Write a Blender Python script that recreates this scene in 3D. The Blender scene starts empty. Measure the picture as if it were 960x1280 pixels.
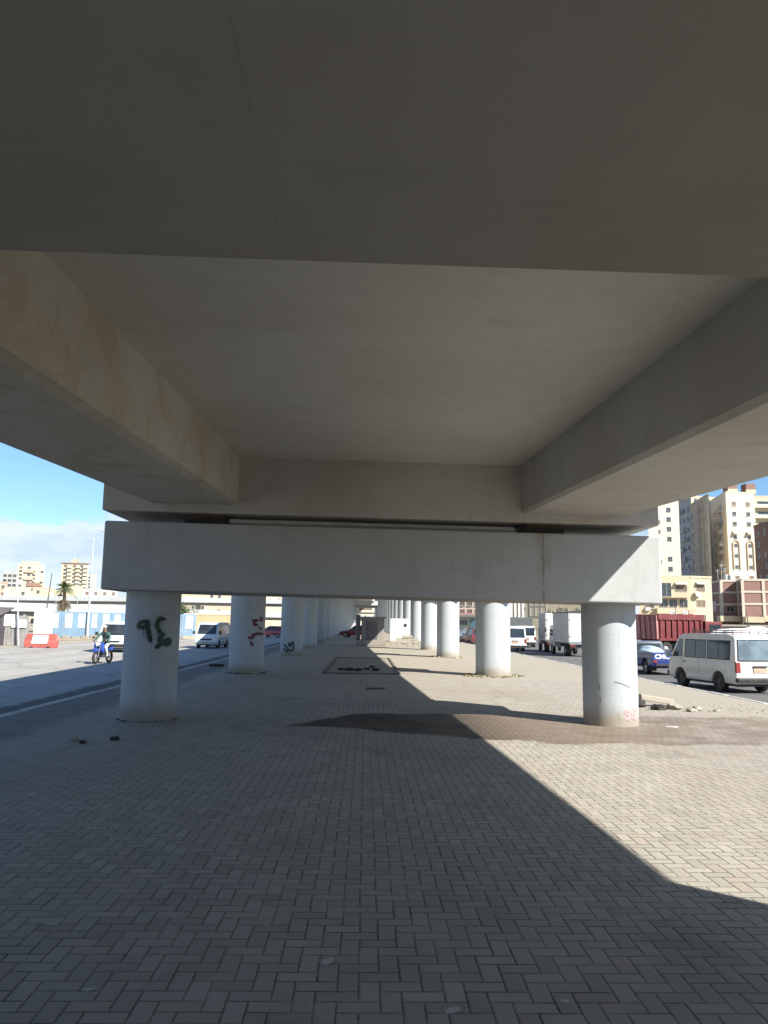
import bpy, bmesh, math, random
from mathutils import Vector, Matrix
random.seed(7)
R = math.radians
sc = bpy.context.scene
COL = sc.collection

# ------------------------------------------------------------------ camera (a phone held at 1.71 m)
EYE = Vector((0, 0, 1.71)); FPX = 965.0
pitch, yaw, roll = R(8.2), R(1.2927), R(0.8)
fw = Vector((math.sin(yaw)*math.cos(pitch), math.cos(yaw)*math.cos(pitch), math.sin(pitch)))
rt = Vector((math.cos(yaw), -math.sin(yaw), 0)); up = rt.cross(fw)
rt2 = rt*math.cos(roll) + up*math.sin(roll); up2 = up*math.cos(roll) - rt*math.sin(roll)
cd = bpy.data.cameras.new('camera'); cam = bpy.data.objects.new('camera', cd); COL.objects.link(cam)
cd.sensor_fit = 'HORIZONTAL'; cd.sensor_width = 36; cd.lens = 36*FPX/960; cd.clip_start = .05; cd.clip_end = 6000
m = Matrix((rt2, up2, -fw)).transposed().to_4x4(); m.translation = EYE; cam.matrix_world = m
sc.camera = cam

def ray(px, py): return rt2*((px-480)/FPX) - up2*((py-640)/FPX) + fw
def at(px, py, Y):                       # survey point: sighted direction at measured distance Y
    d = ray(px, py); return EYE + d*(Y/d.y)
def on_cyl(px, py, cx, cy, r):
    d = ray(px, py); a = d.x*d.x+d.y*d.y; b = -2*(d.x*cx+d.y*cy); c = cx*cx+cy*cy-r*r
    q = b*b-4*a*c
    t = (-b-math.sqrt(max(q, 0)))/(2*a); return EYE + d*t
def ground(px, py, z=0.0):
    d = ray(px, py); return EYE + d*((z-EYE.z)/d.z)

# ------------------------------------------------------------------ node helpers
class NT:
    def __init__(s, mat):
        s.t = mat.node_tree; s.n = s.t.nodes; s.l = s.t.links
    def new(s, typ, **kw):
        n = s.n.new(typ)
        for k, v in kw.items(): setattr(n, k, v)
        return n
    def plug(s, inp, v):
        if isinstance(v, bpy.types.NodeSocket): s.l.new(v, inp)
        elif v is not None: inp.default_value = v
    def math(s, op, a, b=None, c=None, clamp=False):
        n = s.new('ShaderNodeMath', operation=op, use_clamp=clamp)
        s.plug(n.inputs[0], a)
        if b is not None: s.plug(n.inputs[1], b)
        if c is not None: s.plug(n.inputs[2], c)
        return n.outputs[0]
    def mix(s, f, a, b, mode='MIX'):
        n = s.new('ShaderNodeMix', data_type='RGBA', blend_type=mode)
        s.plug(n.inputs[0], f)
        s.plug(n.inputs[6], (*a, 1) if isinstance(a, tuple) and len(a) == 3 else a)
        s.plug(n.inputs[7], (*b, 1) if isinstance(b, tuple) and len(b) == 3 else b)
        return n.outputs[2]
    def noise(s, scale, detail=4, rough=.55, vec=None, dist=0):
        n = s.new('ShaderNodeTexNoise'); n.inputs['Scale'].default_value = scale
        n.inputs['Detail'].default_value = detail; n.inputs['Roughness'].default_value = rough
        n.inputs['Distortion'].default_value = dist
        if vec is not None: s.plug(n.inputs['Vector'], vec)
        return n.outputs[0]
    def ramp(s, f, lo, hi):
        n = s.new('ShaderNodeMapRange', interpolation_type='SMOOTHSTEP'); s.plug(n.inputs[0], f)
        s.plug(n.inputs[1], lo); s.plug(n.inputs[2], hi); return n.outputs[0]
    def obj(s): return s.new('ShaderNodeTexCoord').outputs['Object']
    def sep(s, v):
        n = s.new('ShaderNodeSeparateXYZ'); s.plug(n.inputs[0], v); return n.outputs
    def comb(s, x, y, z):
        n = s.new('ShaderNodeCombineXYZ'); s.plug(n.inputs[0], x); s.plug(n.inputs[1], y); s.plug(n.inputs[2], z); return n.outputs[0]
    def bump(s, h, strength, dist=.01):
        n = s.new('ShaderNodeBump'); n.inputs['Strength'].default_value = strength; n.inputs['Distance'].default_value = dist
        s.plug(n.inputs['Height'], h); return n.outputs[0]

def newmat(name):
    mt = bpy.data.materials.new(name); mt.use_nodes = True
    N = NT(mt); b = N.n['Principled BSDF']; return mt, N, b

MC = {}
def paint(name, col, rough=.5, metal=0, var=.12, scale=3, dirt=None, spec=.5, coat=0):
    """a plain coated surface with slight patchiness"""
    if name in MC: return MC[name]
    mt, N, b = newmat(name)
    o = N.obj(); n = N.noise(scale, 5, .6, o)
    c = N.mix(N.math('MULTIPLY', N.ramp(n, .35, .7), var), col, tuple(x*.35 for x in col))
    if dirt:
        n2 = N.noise(scale*2.3, 6, .65, o)
        c = N.mix(N.math('MULTIPLY', N.ramp(n2, .5, .72), dirt), c, (.23, .19, .14))
    N.plug(b.inputs['Base Color'], c); b.inputs['Roughness'].default_value = rough; b.inputs['Metallic'].default_value = metal
    b.inputs['Specular IOR Level'].default_value = spec
    if coat: b.inputs['Coat Weight'].default_value = coat; b.inputs['Coat Roughness'].default_value = .08
    MC[name] = mt; return mt

def glass(name='vehicle_glass', col=(.02, .025, .028)):
    if name in MC: return MC[name]
    mt, N, b = newmat(name)
    n = N.noise(1.7, 3, .5, N.obj())
    N.plug(b.inputs['Base Color'], N.mix(N.ramp(n, .4, .65), col, tuple(x*1.8 for x in col)))
    b.inputs['Roughness'].default_value = .06; b.inputs['Specular IOR Level'].default_value = .8
    MC[name] = mt; return mt

def concrete(name, base, tint=(.30, .24, .16), stain=.35, streak=.25, bump=.15, rust_x=None, dirt_z=None, blot=.0, form=0):
    mt, N, b = newmat(name)
    o = N.obj(); x, y, z = N.sep(o)[:3]
    big = N.noise(.55, 5, .6, o); mid = N.noise(3.1, 6, .65, o); fine = N.noise(45, 4, .7, o)
    c = N.mix(N.math('MULTIPLY', N.ramp(big, .40, .68), stain), base, tint)
    c = N.mix(N.math('MULTIPLY', N.ramp(mid, .45, .75), .22), c, tuple(v*.55 for v in base))
    c = N.mix(N.math('MULTIPLY', N.ramp(fine, .5, .8), .15), c, tuple(v*.5 for v in base))
    # run-off streaks
    sv = N.comb(N.math('MULTIPLY', x, 2.6), N.math('MULTIPLY', y, 2.6), N.math('MULTIPLY', z, .22))
    st = N.noise(2.4, 5, .65, sv)
    c = N.mix(N.math('MULTIPLY', N.ramp(st, .52, .78), streak), c, tuple(v*.45 for v in base))
    # formwork lines
    fl = N.math('ABSOLUTE', N.math('SUBTRACT', N.math('FRACT', N.math('DIVIDE', y, 1.22)), .5))
    if form:
        fx = N.math('ABSOLUTE', N.math('SUBTRACT', N.math('FRACT', N.math('DIVIDE', N.math('ADD', x, 50.3), 2.44)), .5))
        ln_ = N.math('SUBTRACT', 1.0, N.math('MINIMUM', N.ramp(fl, .0, .006), N.ramp(fx, .0, .003)))
        c = N.mix(N.math('MULTIPLY', N.math('MULTIPLY', ln_, N.ramp(mid, .35, .6)), form*1.6), c, tuple(v*.4 for v in base))
        wn = N.new('ShaderNodeTexWhiteNoise', noise_dimensions='2D')
        N.plug(wn.inputs['Vector'], N.comb(N.math('FLOOR', N.math('DIVIDE', N.math('ADD', x, 51.52), 2.44)), N.math('FLOOR', N.math('ADD', N.math('DIVIDE', y, 1.22), .5)), 0.0))
        c = N.mix(N.math('MULTIPLY', wn.outputs[0], form*.9), c, tuple(v*.6 for v in base))
        vo = N.new('ShaderNodeTexVoronoi'); vo.inputs['Scale'].default_value = 1.05; N.plug(vo.inputs['Vector'], o)
        c = N.mix(N.math('MULTIPLY', N.math('SUBTRACT', 1.0, N.ramp(vo.outputs['Distance'], .008, .02)), .7), c, (.04, .035, .03))
    if blot:
        wd = N.noise(1.3, 7, .7, o, .8)
        c = N.mix(N.math('MULTIPLY', N.ramp(wd, .50, .60), blot), c, (.33, .22, .115))
        wd2 = N.noise(2.3, 7, .72, o, 1.3)
        c = N.mix(N.math('MULTIPLY', N.ramp(wd2, .60, .66), blot*.7), c, (.17, .11, .06))
    if rust_x is not None:
        wob = N.math('MULTIPLY', N.math('SUBTRACT', N.noise(5, 3, .5, o), .5), .05)
        d = N.math('ABSOLUTE', N.math('SUBTRACT', N.math('ADD', x, wob), rust_x))
        ln = N.math('SUBTRACT', 1.0, N.ramp(d, .004, .018))
        c = N.mix(N.math('MULTIPLY', N.math('MULTIPLY', ln, N.ramp(mid, .3, .55)), .65), c, (.13, .08, .05))
        d2 = N.math('SUBTRACT', 1.0, N.ramp(d, .02, .22))
        c = N.mix(N.math('MULTIPLY', N.math('MULTIPLY', d2, N.ramp(mid, .35, .65)), .35), c, (.22, .15, .09))
    if dirt_z is not None:
        e = N.math('ADD', z, N.math('MULTIPLY', N.math('SUBTRACT', mid, .5), .35))
        dz = N.math('SUBTRACT', 1.0, N.ramp(e, .06, dirt_z))
        c = N.mix(N.math('MULTIPLY', dz, .75), c, (.27, .22, .15))
        sc_ = N.noise(7, 6, .75, N.comb(x, y, N.math('MULTIPLY', z, .5)))
        sz = N.math('MULTIPLY', N.ramp(sc_, .62, .70), N.math('SUBTRACT', 1.0, N.ramp(z, .4, 1.6)))
        c = N.mix(N.math('MULTIPLY', sz, .55), c, (.12, .11, .10))
        ring = N.math('ABSOLUTE', N.math('SUBTRACT', N.math('FRACT', N.math('DIVIDE', z, 1.05)), .5))
        c = N.mix(N.math('MULTIPLY', N.math('SUBTRACT', 1.0, N.ramp(ring, .0, .012)), .18), c, (.2, .19, .18))
    N.plug(b.inputs['Base Color'], c)
    b.inputs['Roughness'].default_value = .85; b.inputs['Specular IOR Level'].default_value = .25
    h = N.math('ADD', N.math('MULTIPLY', mid, .8), N.math('MULTIPLY', fine, .3))
    N.plug(b.inputs['Normal'], N.bump(h, bump, .012))
    MC[name] = mt; return mt

def paving_mat():
    mt, N, b = newmat('herringbone_paving')
    o = N.obj(); x0, y0, z0 = N.sep(o)[:3]
    wob = N.noise(.9, 3, .5, o)
    x = N.math('ADD', x0, N.math('MULTIPLY', N.math('SUBTRACT', wob, .5), .02))
    y = N.math('ADD', y0, N.math('MULTIPLY', N.math('SUBTRACT', N.noise(.8, 3, .5, N.comb(y0, x0, 3.0)), .5), .02))
    W = .1
    gx = N.math('DIVIDE', N.math('ADD', x, 200), W); gy = N.math('DIVIDE', N.math('ADD', y, 200), W)
    i = N.math('FLOOR', gx); j = N.math('FLOOR', gy)
    u = N.math('SUBTRACT', gx, i); v = N.math('SUBTRACT', gy, j)
    k = N.math('FLOORED_MODULO', N.math('ADD', i, j), 4.0)
    def is_(n): return N.math('COMPARE', k, float(n), .25)
    k0, k1, k2, k3 = is_(0), is_(1), is_(2), is_(3)
    left = N.math('ADD', u, k1); right = N.math('ADD', N.math('SUBTRACT', 1.0, u), k0)
    bot = N.math('ADD', v, k3); top = N.math('ADD', N.math('SUBTRACT', 1.0, v), k2)
    d = N.math('MINIMUM', N.math('MINIMUM', left, right), N.math('MINIMUM', bot, top))
    ii = N.math('SUBTRACT', i, k1); jj = N.math('SUBTRACT', j, k3)
    wn = N.new('ShaderNodeTexWhiteNoise', noise_dimensions='2D'); N.plug(wn.inputs['Vector'], N.comb(ii, jj, 0.0))
    rv = wn.outputs['Value']; rc = N.sep(wn.outputs['Color'])
    edge = N.math('ADD', d, N.math('MULTIPLY', N.math('SUBTRACT', N.noise(28, 4, .7, o), .5), N.math('ADD', .06, N.math('MULTIPLY', N.ramp(rc[2], .72, .95), .26))))
    joint = N.math('MULTIPLY', N.math('SUBTRACT', 1.0, N.ramp(edge, .015, .08)), N.math('ADD', .62, N.math('MULTIPLY', N.ramp(N.noise(3.4, 4, .6, o), .35, .65), .38)))
    big = N.noise(.28, 5, .6, o); mid = N.noise(1.9, 6, .65, o); fine = N.noise(90, 3, .7, o)
    c = N.mix(rv, (.345, .322, .275), (.43, .402, .342))
    c = N.mix(N.math('MULTIPLY', N.ramp(rc[1], .74, .9), .26), c, (.38, .265, .22))
    c = N.mix(N.math('MULTIPLY', N.math('MULTIPLY', N.ramp(rc[0], .6, .7), N.ramp(big, .45, .6)), .30), c, (.39, .275, .225))
    c = N.mix(N.math('MULTIPLY', N.ramp(big, .42, .72), .30), c, (.27, .24, .20))
    c = N.mix(N.math('MULTIPLY', N.ramp(mid, .48, .75), .28), c, (.22, .20, .17))
    c = N.mix(N.math('MULTIPLY', N.ramp(fine, .52, .75), .22), c, (.15, .14, .12))
    st_ = N.noise(.75, 6, .68, o, .6)
    c = N.mix(N.math('MULTIPLY', N.ramp(st_, .56, .68), .30), c, (.13, .115, .10))
    tm = N.noise(.7, 4, .6, N.comb(N.math('MULTIPLY', x0, 3.5), N.math('MULTIPLY', y0, .12), 7.0))
    c = N.mix(N.math('MULTIPLY', N.ramp(tm, .58, .72), .16), c, (.12, .11, .10))
    # sand lies over the joints here and there and everywhere towards the verge
    verge = N.math('ADD', N.ramp(x0, 5.2, 8.6), N.math('MULTIPLY', N.ramp(y0, 18, 34), .75))
    sand = N.math('MULTIPLY', N.ramp(N.math('ADD', mid, N.math('MULTIPLY', verge, .5)), .55, .95), .9, clamp=True)
    jc = N.mix(N.ramp(N.noise(2.5, 4, .6, o), .4, .65), (.062, .059, .053), (.18, .165, .135))
    c = N.mix(joint, c, jc)
    c = N.mix(N.math('MULTIPLY', sand, .8), c, (.385, .345, .27))
    # the wet patch: a pool edge with a ragged outline
    wn2 = N.math('MULTIPLY', N.math('SUBTRACT', N.noise(1.1, 5, .6, o), .5), .9)
    wf = N.math('MULTIPLY', N.math('SUBTRACT', N.noise(6, 4, .6, o), .5), .35)
    yy = N.math('ADD', N.math('ADD', y0, wn2), wf)
    lo = N.math('ADD', 13.25, N.math('MULTIPLY', N.ramp(x0, -1.4, 3.2), -1.62))
    lo = N.math('ADD', lo, N.math('MULTIPLY', N.ramp(x0, 5.2, 9.0), .8))
    hi = N.math('ADD', 13.3, N.math('MULTIPLY', N.ramp(x0, -1.5, .2), 1.85))
    wet = N.math('MULTIPLY', N.ramp(N.math('SUBTRACT', yy, lo), -.07, .10), N.math('SUBTRACT', 1.0, N.ramp(N.math('SUBTRACT', yy, hi), -.10, .16)))
    wet = N.math('MULTIPLY', wet, N.ramp(N.math('ADD', x0, N.math('MULTIPLY', wn2, .5)), -1.35, -1.15))
    wet = N.math('MULTIPLY', wet, N.math('SUBTRACT', 1.0, N.math('MULTIPLY', N.ramp(x0, 2.2, 5.5), N.math('ADD', .18, N.math('MULTIPLY', N.ramp(N.noise(1.3, 5, .65, o), .42, .62), .45)))))
    puddle = N.math('MULTIPLY', wet, N.ramp(N.noise(.8, 3, .5, o), .40, .52))
    wet = N.math('MULTIPLY', wet, N.math('SUBTRACT', 1.0, N.math('MULTIPLY', N.ramp(N.noise(1.7, 4, .6, o), .56, .68), N.math('MULTIPLY', N.ramp(x0, 4.6, 6.4), .7))))
    dry = N.ramp(x0, 1.3, 3.0)
    wc = N.mix(1.0, c, N.mix(dry, (.16, .14, .125), (.56, .47, .40)), 'MULTIPLY')
    wc = N.mix(.35, wc, N.mix(dry, (.035, .029, .025), (.19, .14, .11)))
    c = N.mix(N.math('MULTIPLY', wet, .93), c, wc)
    ds_ = N.math('ADD', x0, N.math('MULTIPLY', N.math('SUBTRACT', N.noise(.45, 5, .6, o), .5), .9))
    dstrip = N.math('SUBTRACT', 1.0, N.ramp(ds_, -5.35, -4.75))
    c = N.mix(N.math('MULTIPLY', dstrip, .88), c, N.mix(N.ramp(mid, .4, .7), (.20, .19, .175), (.145, .14, .13)))
    # thin oil and gum spots
    vo = N.new('ShaderNodeTexVoronoi'); vo.inputs['Scale'].default_value = .9; N.plug(vo.inputs['Vector'], o)
    spot = N.math('SUBTRACT', 1.0, N.ramp(vo.outputs['Distance'], .02, .05))
    c = N.mix(N.math('MULTIPLY', spot, .5), c, (.07, .06, .05))
    N.plug(b.inputs['Base Color'], c)
    ro = N.math('SUBTRACT', .82, N.math('ADD', N.math('MULTIPLY', wet, .12), N.math('MULTIPLY', puddle, .16)))
    N.plug(b.inputs['Roughness'], ro); b.inputs['Specular IOR Level'].default_value = .16
    h = N.math('SUBTRACT', N.math('ADD', N.math('MULTIPLY', N.ramp(edge, .0, .14), N.math('SUBTRACT', 1.0, N.math('MULTIPLY', sand, .7))),
               N.math('ADD', N.math('MULTIPLY', rv, .35), N.math('MULTIPLY', fine, .22))), N.math('MULTIPLY', puddle, .0))
    tx = N.math('MULTIPLY', N.math('SUBTRACT', gx, ii), N.math('SUBTRACT', rc[0], .5)); ty = N.math('MULTIPLY', N.math('SUBTRACT', gy, jj), N.math('SUBTRACT', rc[1], .5))
    h = N.math('ADD', h, N.math('MULTIPLY', N.math('ADD', tx, ty), .55))
    N.plug(b.inputs['Normal'], N.bump(h, .6, .0065))
    return mt

def asphalt_mat(name, base, gutter=None):
    mt, N, b = newmat(name)
    o = N.obj(); x, y, z = N.sep(o)[:3]
    lane = N.noise(.5, 5, .6, N.comb(x, N.math('MULTIPLY', y, .06), 0.0))
    mid = N.noise(1.3, 6, .65, o); fine = N.noise(60, 3, .7, o)
    c = N.mix(N.math('MULTIPLY', N.ramp(lane, .4, .65), .45), base, tuple(v*.6 for v in base))
    c = N.mix(N.math('MULTIPLY', N.ramp(mid, .5, .75), .3), c, (.26, .225, .17))
    c = N.mix(N.math('MULTIPLY', N.ramp(fine, .5, .7), .3), c, tuple(v*.5 for v in base))
    pt = N.new('ShaderNodeTexVoronoi'); pt.feature = 'DISTANCE_TO_EDGE'; pt.inputs['Scale'].default_value = .35
    N.plug(pt.inputs['Vector'], N.comb(N.math('ADD', x, N.math('MULTIPLY', mid, 1.6)), N.math('ADD', y, N.math('MULTIPLY', lane, 2.0)), 0.0))
    c = N.mix(N.math('MULTIPLY', N.math('SUBTRACT', 1.0, N.ramp(pt.outputs['Distance'], .004, .018)), .55), c, tuple(v*.3 for v in base))
    c = N.mix(N.math('MULTIPLY', N.ramp(N.noise(.22, 4, .6, o), .55, .6), .3), c, tuple(v*.55 for v in base))
    if gutter is not None:
        e = N.math('ADD', x, N.math('MULTIPLY', N.math('SUBTRACT', N.noise(.5, 5, .65, o), .5), 1.1))
        g = N.math('MULTIPLY', N.ramp(e, gutter-.45, gutter-.1), N.math('SUBTRACT', 1.0, N.ramp(e, gutter+.25, gutter+.7)))
        c = N.mix(N.math('MULTIPLY', g, .85), c, (.035, .032, .03))
    N.plug(b.inputs['Base Color'], c); b.inputs['Roughness'].default_value = .8
    b.inputs['Specular IOR Level'].default_value = .3
    N.plug(b.inputs['Normal'], N.bump(N.math('ADD', fine, mid), .3, .008))
    return mt

def earth_mat(name, a, bcol):
    mt, N, b = newmat(name)
    o = N.obj(); n1 = N.noise(.08, 6, .65, o); n2 = N.noise(1.5, 6, .7, o)
    c = N.mix(N.ramp(n1, .35, .7), a, bcol); c = N.mix(N.math('MULTIPLY', N.ramp(n2, .45, .75), .4), c, tuple(v*.55 for v in a))
    N.plug(b.inputs['Base Color'], c); b.inputs['Roughness'].default_value = .95; b.inputs['Specular IOR Level'].default_value = .1
    N.plug(b.inputs['Normal'], N.bump(n2, .5, .05)); return mt

def facade_mat(name, base, floor=3.0, stain=.35):
    mt, N, b = newmat(name)
    o = N.obj(); x, y, z = N.sep(o)[:3]
    n1 = N.noise(.25, 6, .65, o)
    sv = N.comb(N.math('MULTIPLY', x, 1.2), N.math('MULTIPLY', y, 1.2), N.math('MULTIPLY', z, .12))
    st = N.noise(1.4, 5, .7, sv); n3 = N.noise(2.2, 6, .7, o)
    c = N.mix(N.math('MULTIPLY', N.ramp(n1, .4, .7), stain), base, tuple(v*.66 for v in base))
    c = N.mix(N.math('MULTIPLY', N.ramp(st, .5, .75), stain*.9), c, tuple(v*.5 for v in base))
    c = N.mix(N.math('MULTIPLY', N.ramp(n3, .52, .74), stain*.5), c, tuple(v*.6 for v in base))
    f = N.math('ABSOLUTE', N.math('SUBTRACT', N.math('FRACT', N.math('DIVIDE', z, floor)), .5))
    c = N.mix(N.math('MULTIPLY', N.math('SUBTRACT', 1.0, N.ramp(f, .0, .035)), .25), c, tuple(v*.5 for v in base))
    N.plug(b.inputs['Base Color'], c); b.inputs['Roughness'].default_value = .9; b.inputs['Specular IOR Level'].default_value = .15
    MC[name] = mt; return mt

def brick_mat(name, a, bb, mortar, scale=4.0):
    mt, N, b = newmat(name)
    o = N.obj(); x, y, z = N.sep(o)[:3]
    t = N.new('ShaderNodeTexBrick'); t.inputs['Scale'].default_value = scale
    N.plug(t.inputs['Vector'], N.comb(N.math('ADD', x, y), z, 0.0))
    t.inputs['Color1'].default_value = (*a, 1); t.inputs['Color2'].default_value = (*bb, 1); t.inputs['Mortar'].default_value = (*mortar, 1)
    n = N.noise(1.2, 6, .7, o)
    N.plug(b.inputs['Base Color'], N.mix(N.math('MULTIPLY', N.ramp(n, .45, .7), .35), t.outputs[0], tuple(v*.6 for v in a)))
    b.inputs['Roughness'].default_value = .9; MC[name] = mt; return mt

# ------------------------------------------------------------------ mesh helpers
class MB:
    def __init__(s): s.v = []; s.f = []; s.mi = []; s.cur = 0
    def add(s, vs, fs):
        n = len(s.v); s.v += [tuple(v) for v in vs]
        for f in fs: s.f.append([n+i for i in f]); s.mi.append(s.cur)
        return s
    def box(s, x0, x1, y0, y1, z0, z1):
        return s.add([(x0,y0,z0),(x1,y0,z0),(x1,y1,z0),(x0,y1,z0),(x0,y0,z1),(x1,y0,z1),(x1,y1,z1),(x0,y1,z1)],
                     [(0,3,2,1),(4,5,6,7),(0,1,5,4),(1,2,6,5),(2,3,7,6),(3,0,4,7)])
    def hexa(s, p): return s.add(p, [(0,3,2,1),(4,5,6,7),(0,1,5,4),(1,2,6,5),(2,3,7,6),(3,0,4,7)])
    def prism_x(s, prof, x0, x1, taper=None):     # profile of (y, z); taper(x, z) -> x
        t = taper or (lambda x, z: x); n = len(prof)
        vs = [(t(x0, z), y, z) for y, z in prof] + [(t(x1, z), y, z) for y, z in prof]
        fs = [tuple(range(n)), tuple(range(2*n-1, n-1, -1))] + [(i, n+i, n+(i+1) % n, (i+1) % n) for i in range(n)]
        return s.add(vs, fs)
    def prism_y(s, prof, y0, y1):                 # profile of (x, z)
        n = len(prof)
        vs = [(x, y0, z) for x, z in prof] + [(x, y1, z) for x, z in prof]
        fs = [tuple(range(n-1, -1, -1)), tuple(range(n, 2*n))] + [(i, (i+1) % n, n+(i+1) % n, n+i) for i in range(n)]
        return s.add(vs, fs)
    def prism_z(s, prof, z0, z1):
        n = len(prof)
        vs = [(x, y, z0) for x, y in prof] + [(x, y, z1) for x, y in prof]
        fs = [tuple(range(n-1, -1, -1)), tuple(range(n, 2*n))] + [(i, (i+1) % n, n+(i+1) % n, n+i) for i in range(n)]
        return s.add(vs, fs)
    def tube(s, path, rad, n=8, cap=True):
        P = [Vector(p) for p in path]; rr = rad if isinstance(rad, (list, tuple)) else [rad]*len(P)
        rings = []; prev = None
        for i, p in enumerate(P):
            d = (P[min(i+1, len(P)-1)] - P[max(i-1, 0)]).normalized()
            a = d.orthogonal().normalized() if prev is None else (prev - d*prev.dot(d)).normalized()
            prev = a; c = d.cross(a)
            rings.append([p + (a*math.cos(2*math.pi*k/n) + c*math.sin(2*math.pi*k/n))*rr[i] for k in range(n)])
        vs = [v for r in rings for v in r]; fs = []
        for i in range(len(P)-1):
            for k in range(n): fs.append((i*n+k, i*n+(k+1) % n, (i+1)*n+(k+1) % n, (i+1)*n+k))
        if cap: fs += [tuple(range(n-1, -1, -1)), tuple(range((len(P)-1)*n, len(P)*n))]
        return s.add(vs, fs)
    def quad(s, a, b, c, d): return s.add([a, b, c, d], [(0, 1, 2, 3)])
    def poly(s, pts): return s.add(pts, [tuple(range(len(pts)))])
    def build(s, name, mats, parent=None, smooth=False, bevel=0, seg=2, loc=None, fixn=True):
        me = bpy.data.meshes.new(name); me.from_pydata(s.v, [], s.f)
        mats = mats if isinstance(mats, (list, tuple)) else [mats]
        for q in mats: me.materials.append(q)
        for p, i in zip(me.polygons, s.mi): p.material_index = min(i, len(mats)-1)
        if fixn or bevel:
            bm = bmesh.new(); bm.from_mesh(me)
            if fixn: bmesh.ops.recalc_face_normals(bm, faces=bm.faces)
            if bevel:
                es = [e for e in bm.edges if len(e.link_faces) == 2 and e.calc_face_angle(0) > .5]
                bmesh.ops.bevel(bm, geom=es, offset=bevel, segments=seg, affect='EDGES', profile=.5, clamp_overlap=True)
            bm.to_mesh(me); bm.free()
        if smooth:
            for p in me.polygons: p.use_smooth = True
            try: me.set_sharp_from_angle(angle=R(38))
            except Exception: pass
        o = bpy.data.objects.new(name, me); COL.objects.link(o)
        if parent: o.parent = parent
        if loc is not None: o.location = loc
        return o

def tag(o, label=None, cat=None, group=None, kind=None):
    for k, v in (('label', label), ('category', cat), ('group', group), ('kind', kind)):
        if v: o[k] = v
    return o
def thing(name, label, cat, loc=(0,0,0), rz=0, group=None):
    o = bpy.data.objects.new(name, None); COL.objects.link(o); o.location = loc; o.rotation_euler = (0, 0, rz)
    o.empty_display_size = .3
    return tag(o, label, cat, group)
def copy_tree(o, parent=None):
    c = o.copy(); COL.objects.link(c); c.parent = parent
    for ch in [q for q in bpy.data.objects if q.parent == o]: copy_tree(ch, c)
    return c

# ------------------------------------------------------------------ world, sun
SUN_DIR = Vector((1.0, -.93, 1.0)).normalized()            # towards the sun
el = math.asin(SUN_DIR.z); az = math.atan2(SUN_DIR.x, SUN_DIR.y)
w = bpy.data.worlds.new('World'); sc.world = w; w.use_nodes = True
N = NT(w); bg = N.n['Background']
sky = N.new('ShaderNodeTexSky', sky_type='NISHITA'); sky.sun_disc = False
sky.sun_elevation = el; sky.sun_rotation = az; sky.altitude = 10; sky.air_density = 1.0; sky.dust_density = .25; sky.ozone_density = 2.2
g = N.new('ShaderNodeTexCoord').outputs['Generated']; gx, gy, gz = N.sep(g)[:3]
# cumulus bank low over the horizon, thinning upward
cv = N.comb(N.math('MULTIPLY', gx, 1.0), N.math('MULTIPLY', gy, 1.0), N.math('MULTIPLY', gz, 2.3))
c1 = N.noise(5.2, 9, .58, cv, .25); c2 = N.noise(13, 6, .6, cv)
dens = N.math('ADD', c1, N.math('MULTIPLY', N.math('SUBTRACT', c2, .5), .22))
thr = N.math('ADD', .22, N.math('MULTIPLY', N.ramp(gz, .075, .175), .5))
cl = N.ramp(N.math('SUBTRACT', dens, thr), -.01, .075)
lum = N.ramp(N.noise(8, 6, .6, N.comb(gx, gy, N.math('MULTIPLY', gz, 3.0))), .3, .7)
ccol = N.mix(lum, (3.7, 4.8, 6.1), (6.3, 6.9, 7.5))
N.plug(bg.inputs['Color'], N.mix(N.math('MULTIPLY', cl, .9), N.mix(1.0, sky.outputs[0], (.80, 1.0, 1.17), 'MULTIPLY'), ccol))
bg.inputs['Strength'].default_value = .075
sl = bpy.data.lights.new('sun', 'SUN'); sl.energy = 5.0; sl.angle = R(.53); sl.color = (1, .945, .86)
so = bpy.data.objects.new('sun', sl); COL.objects.link(so); so.rotation_euler = SUN_DIR.to_track_quat('Z', 'Y').to_euler()
sc.view_settings.view_transform = 'Standard'; sc.view_settings.look = 'None'; sc.view_settings.exposure = .98; sc.view_settings.gamma = 1
sc.view_settings.use_curve_mapping = False
sc.render.engine = 'CYCLES'
cy = sc.cycles; cy.use_denoising = True; cy.max_bounces = 7; cy.diffuse_bounces = 6; cy.glossy_bounces = 3; cy.sample_clamp_indirect = 6; cy.caustics_reflective = False
cy.caustics_refractive = False

# ------------------------------------------------------------------ ground, roads
RZ = -.35                                             # the roads lie lower than the raised median
def sheet(name, x0, x1, y0, y1, z, mat):
    o = MB().quad((x0,y0,z),(x1,y0,z),(x1,y1,z),(x0,y1,z)).build(name, mat, fixn=False); o['kind'] = 'structure'; return o
sheet('ground', -2500, 2500, -400, 4500, RZ-.01, earth_mat('dusty_ground', (.36, .31, .235), (.42, .37, .29)))
sheet('road_left', -25.5, -6.45, -60, 700, RZ, asphalt_mat('dusty_asphalt', (.41, .39, .35), -8.15))
sheet('road_right', 9.35, 26.5, -60, 700, RZ, asphalt_mat('worn_asphalt', (.155, .152, .146)))
md = MB().box(-6.25, 9.2, -40, 330, RZ-.1, 0).build('paved_median', paving_mat()); md['kind'] = 'structure'
kerb_m = concrete('kerb_concrete', (.48, .47, .44), stain=.4, streak=.1)
kb = MB(); y = -30.0
while y < 300:
    s = random.uniform(-.012, .012)
    kb.box(-6.45+s, -6.251+s*.2, y, y+.985, RZ-.1, .012+random.uniform(-.008, .008)); y += 1.0
kb.build('kerb_left', kerb_m, bevel=.012, seg=1)['kind'] = 'structure'
kb = MB(); y = -30.0
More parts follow.
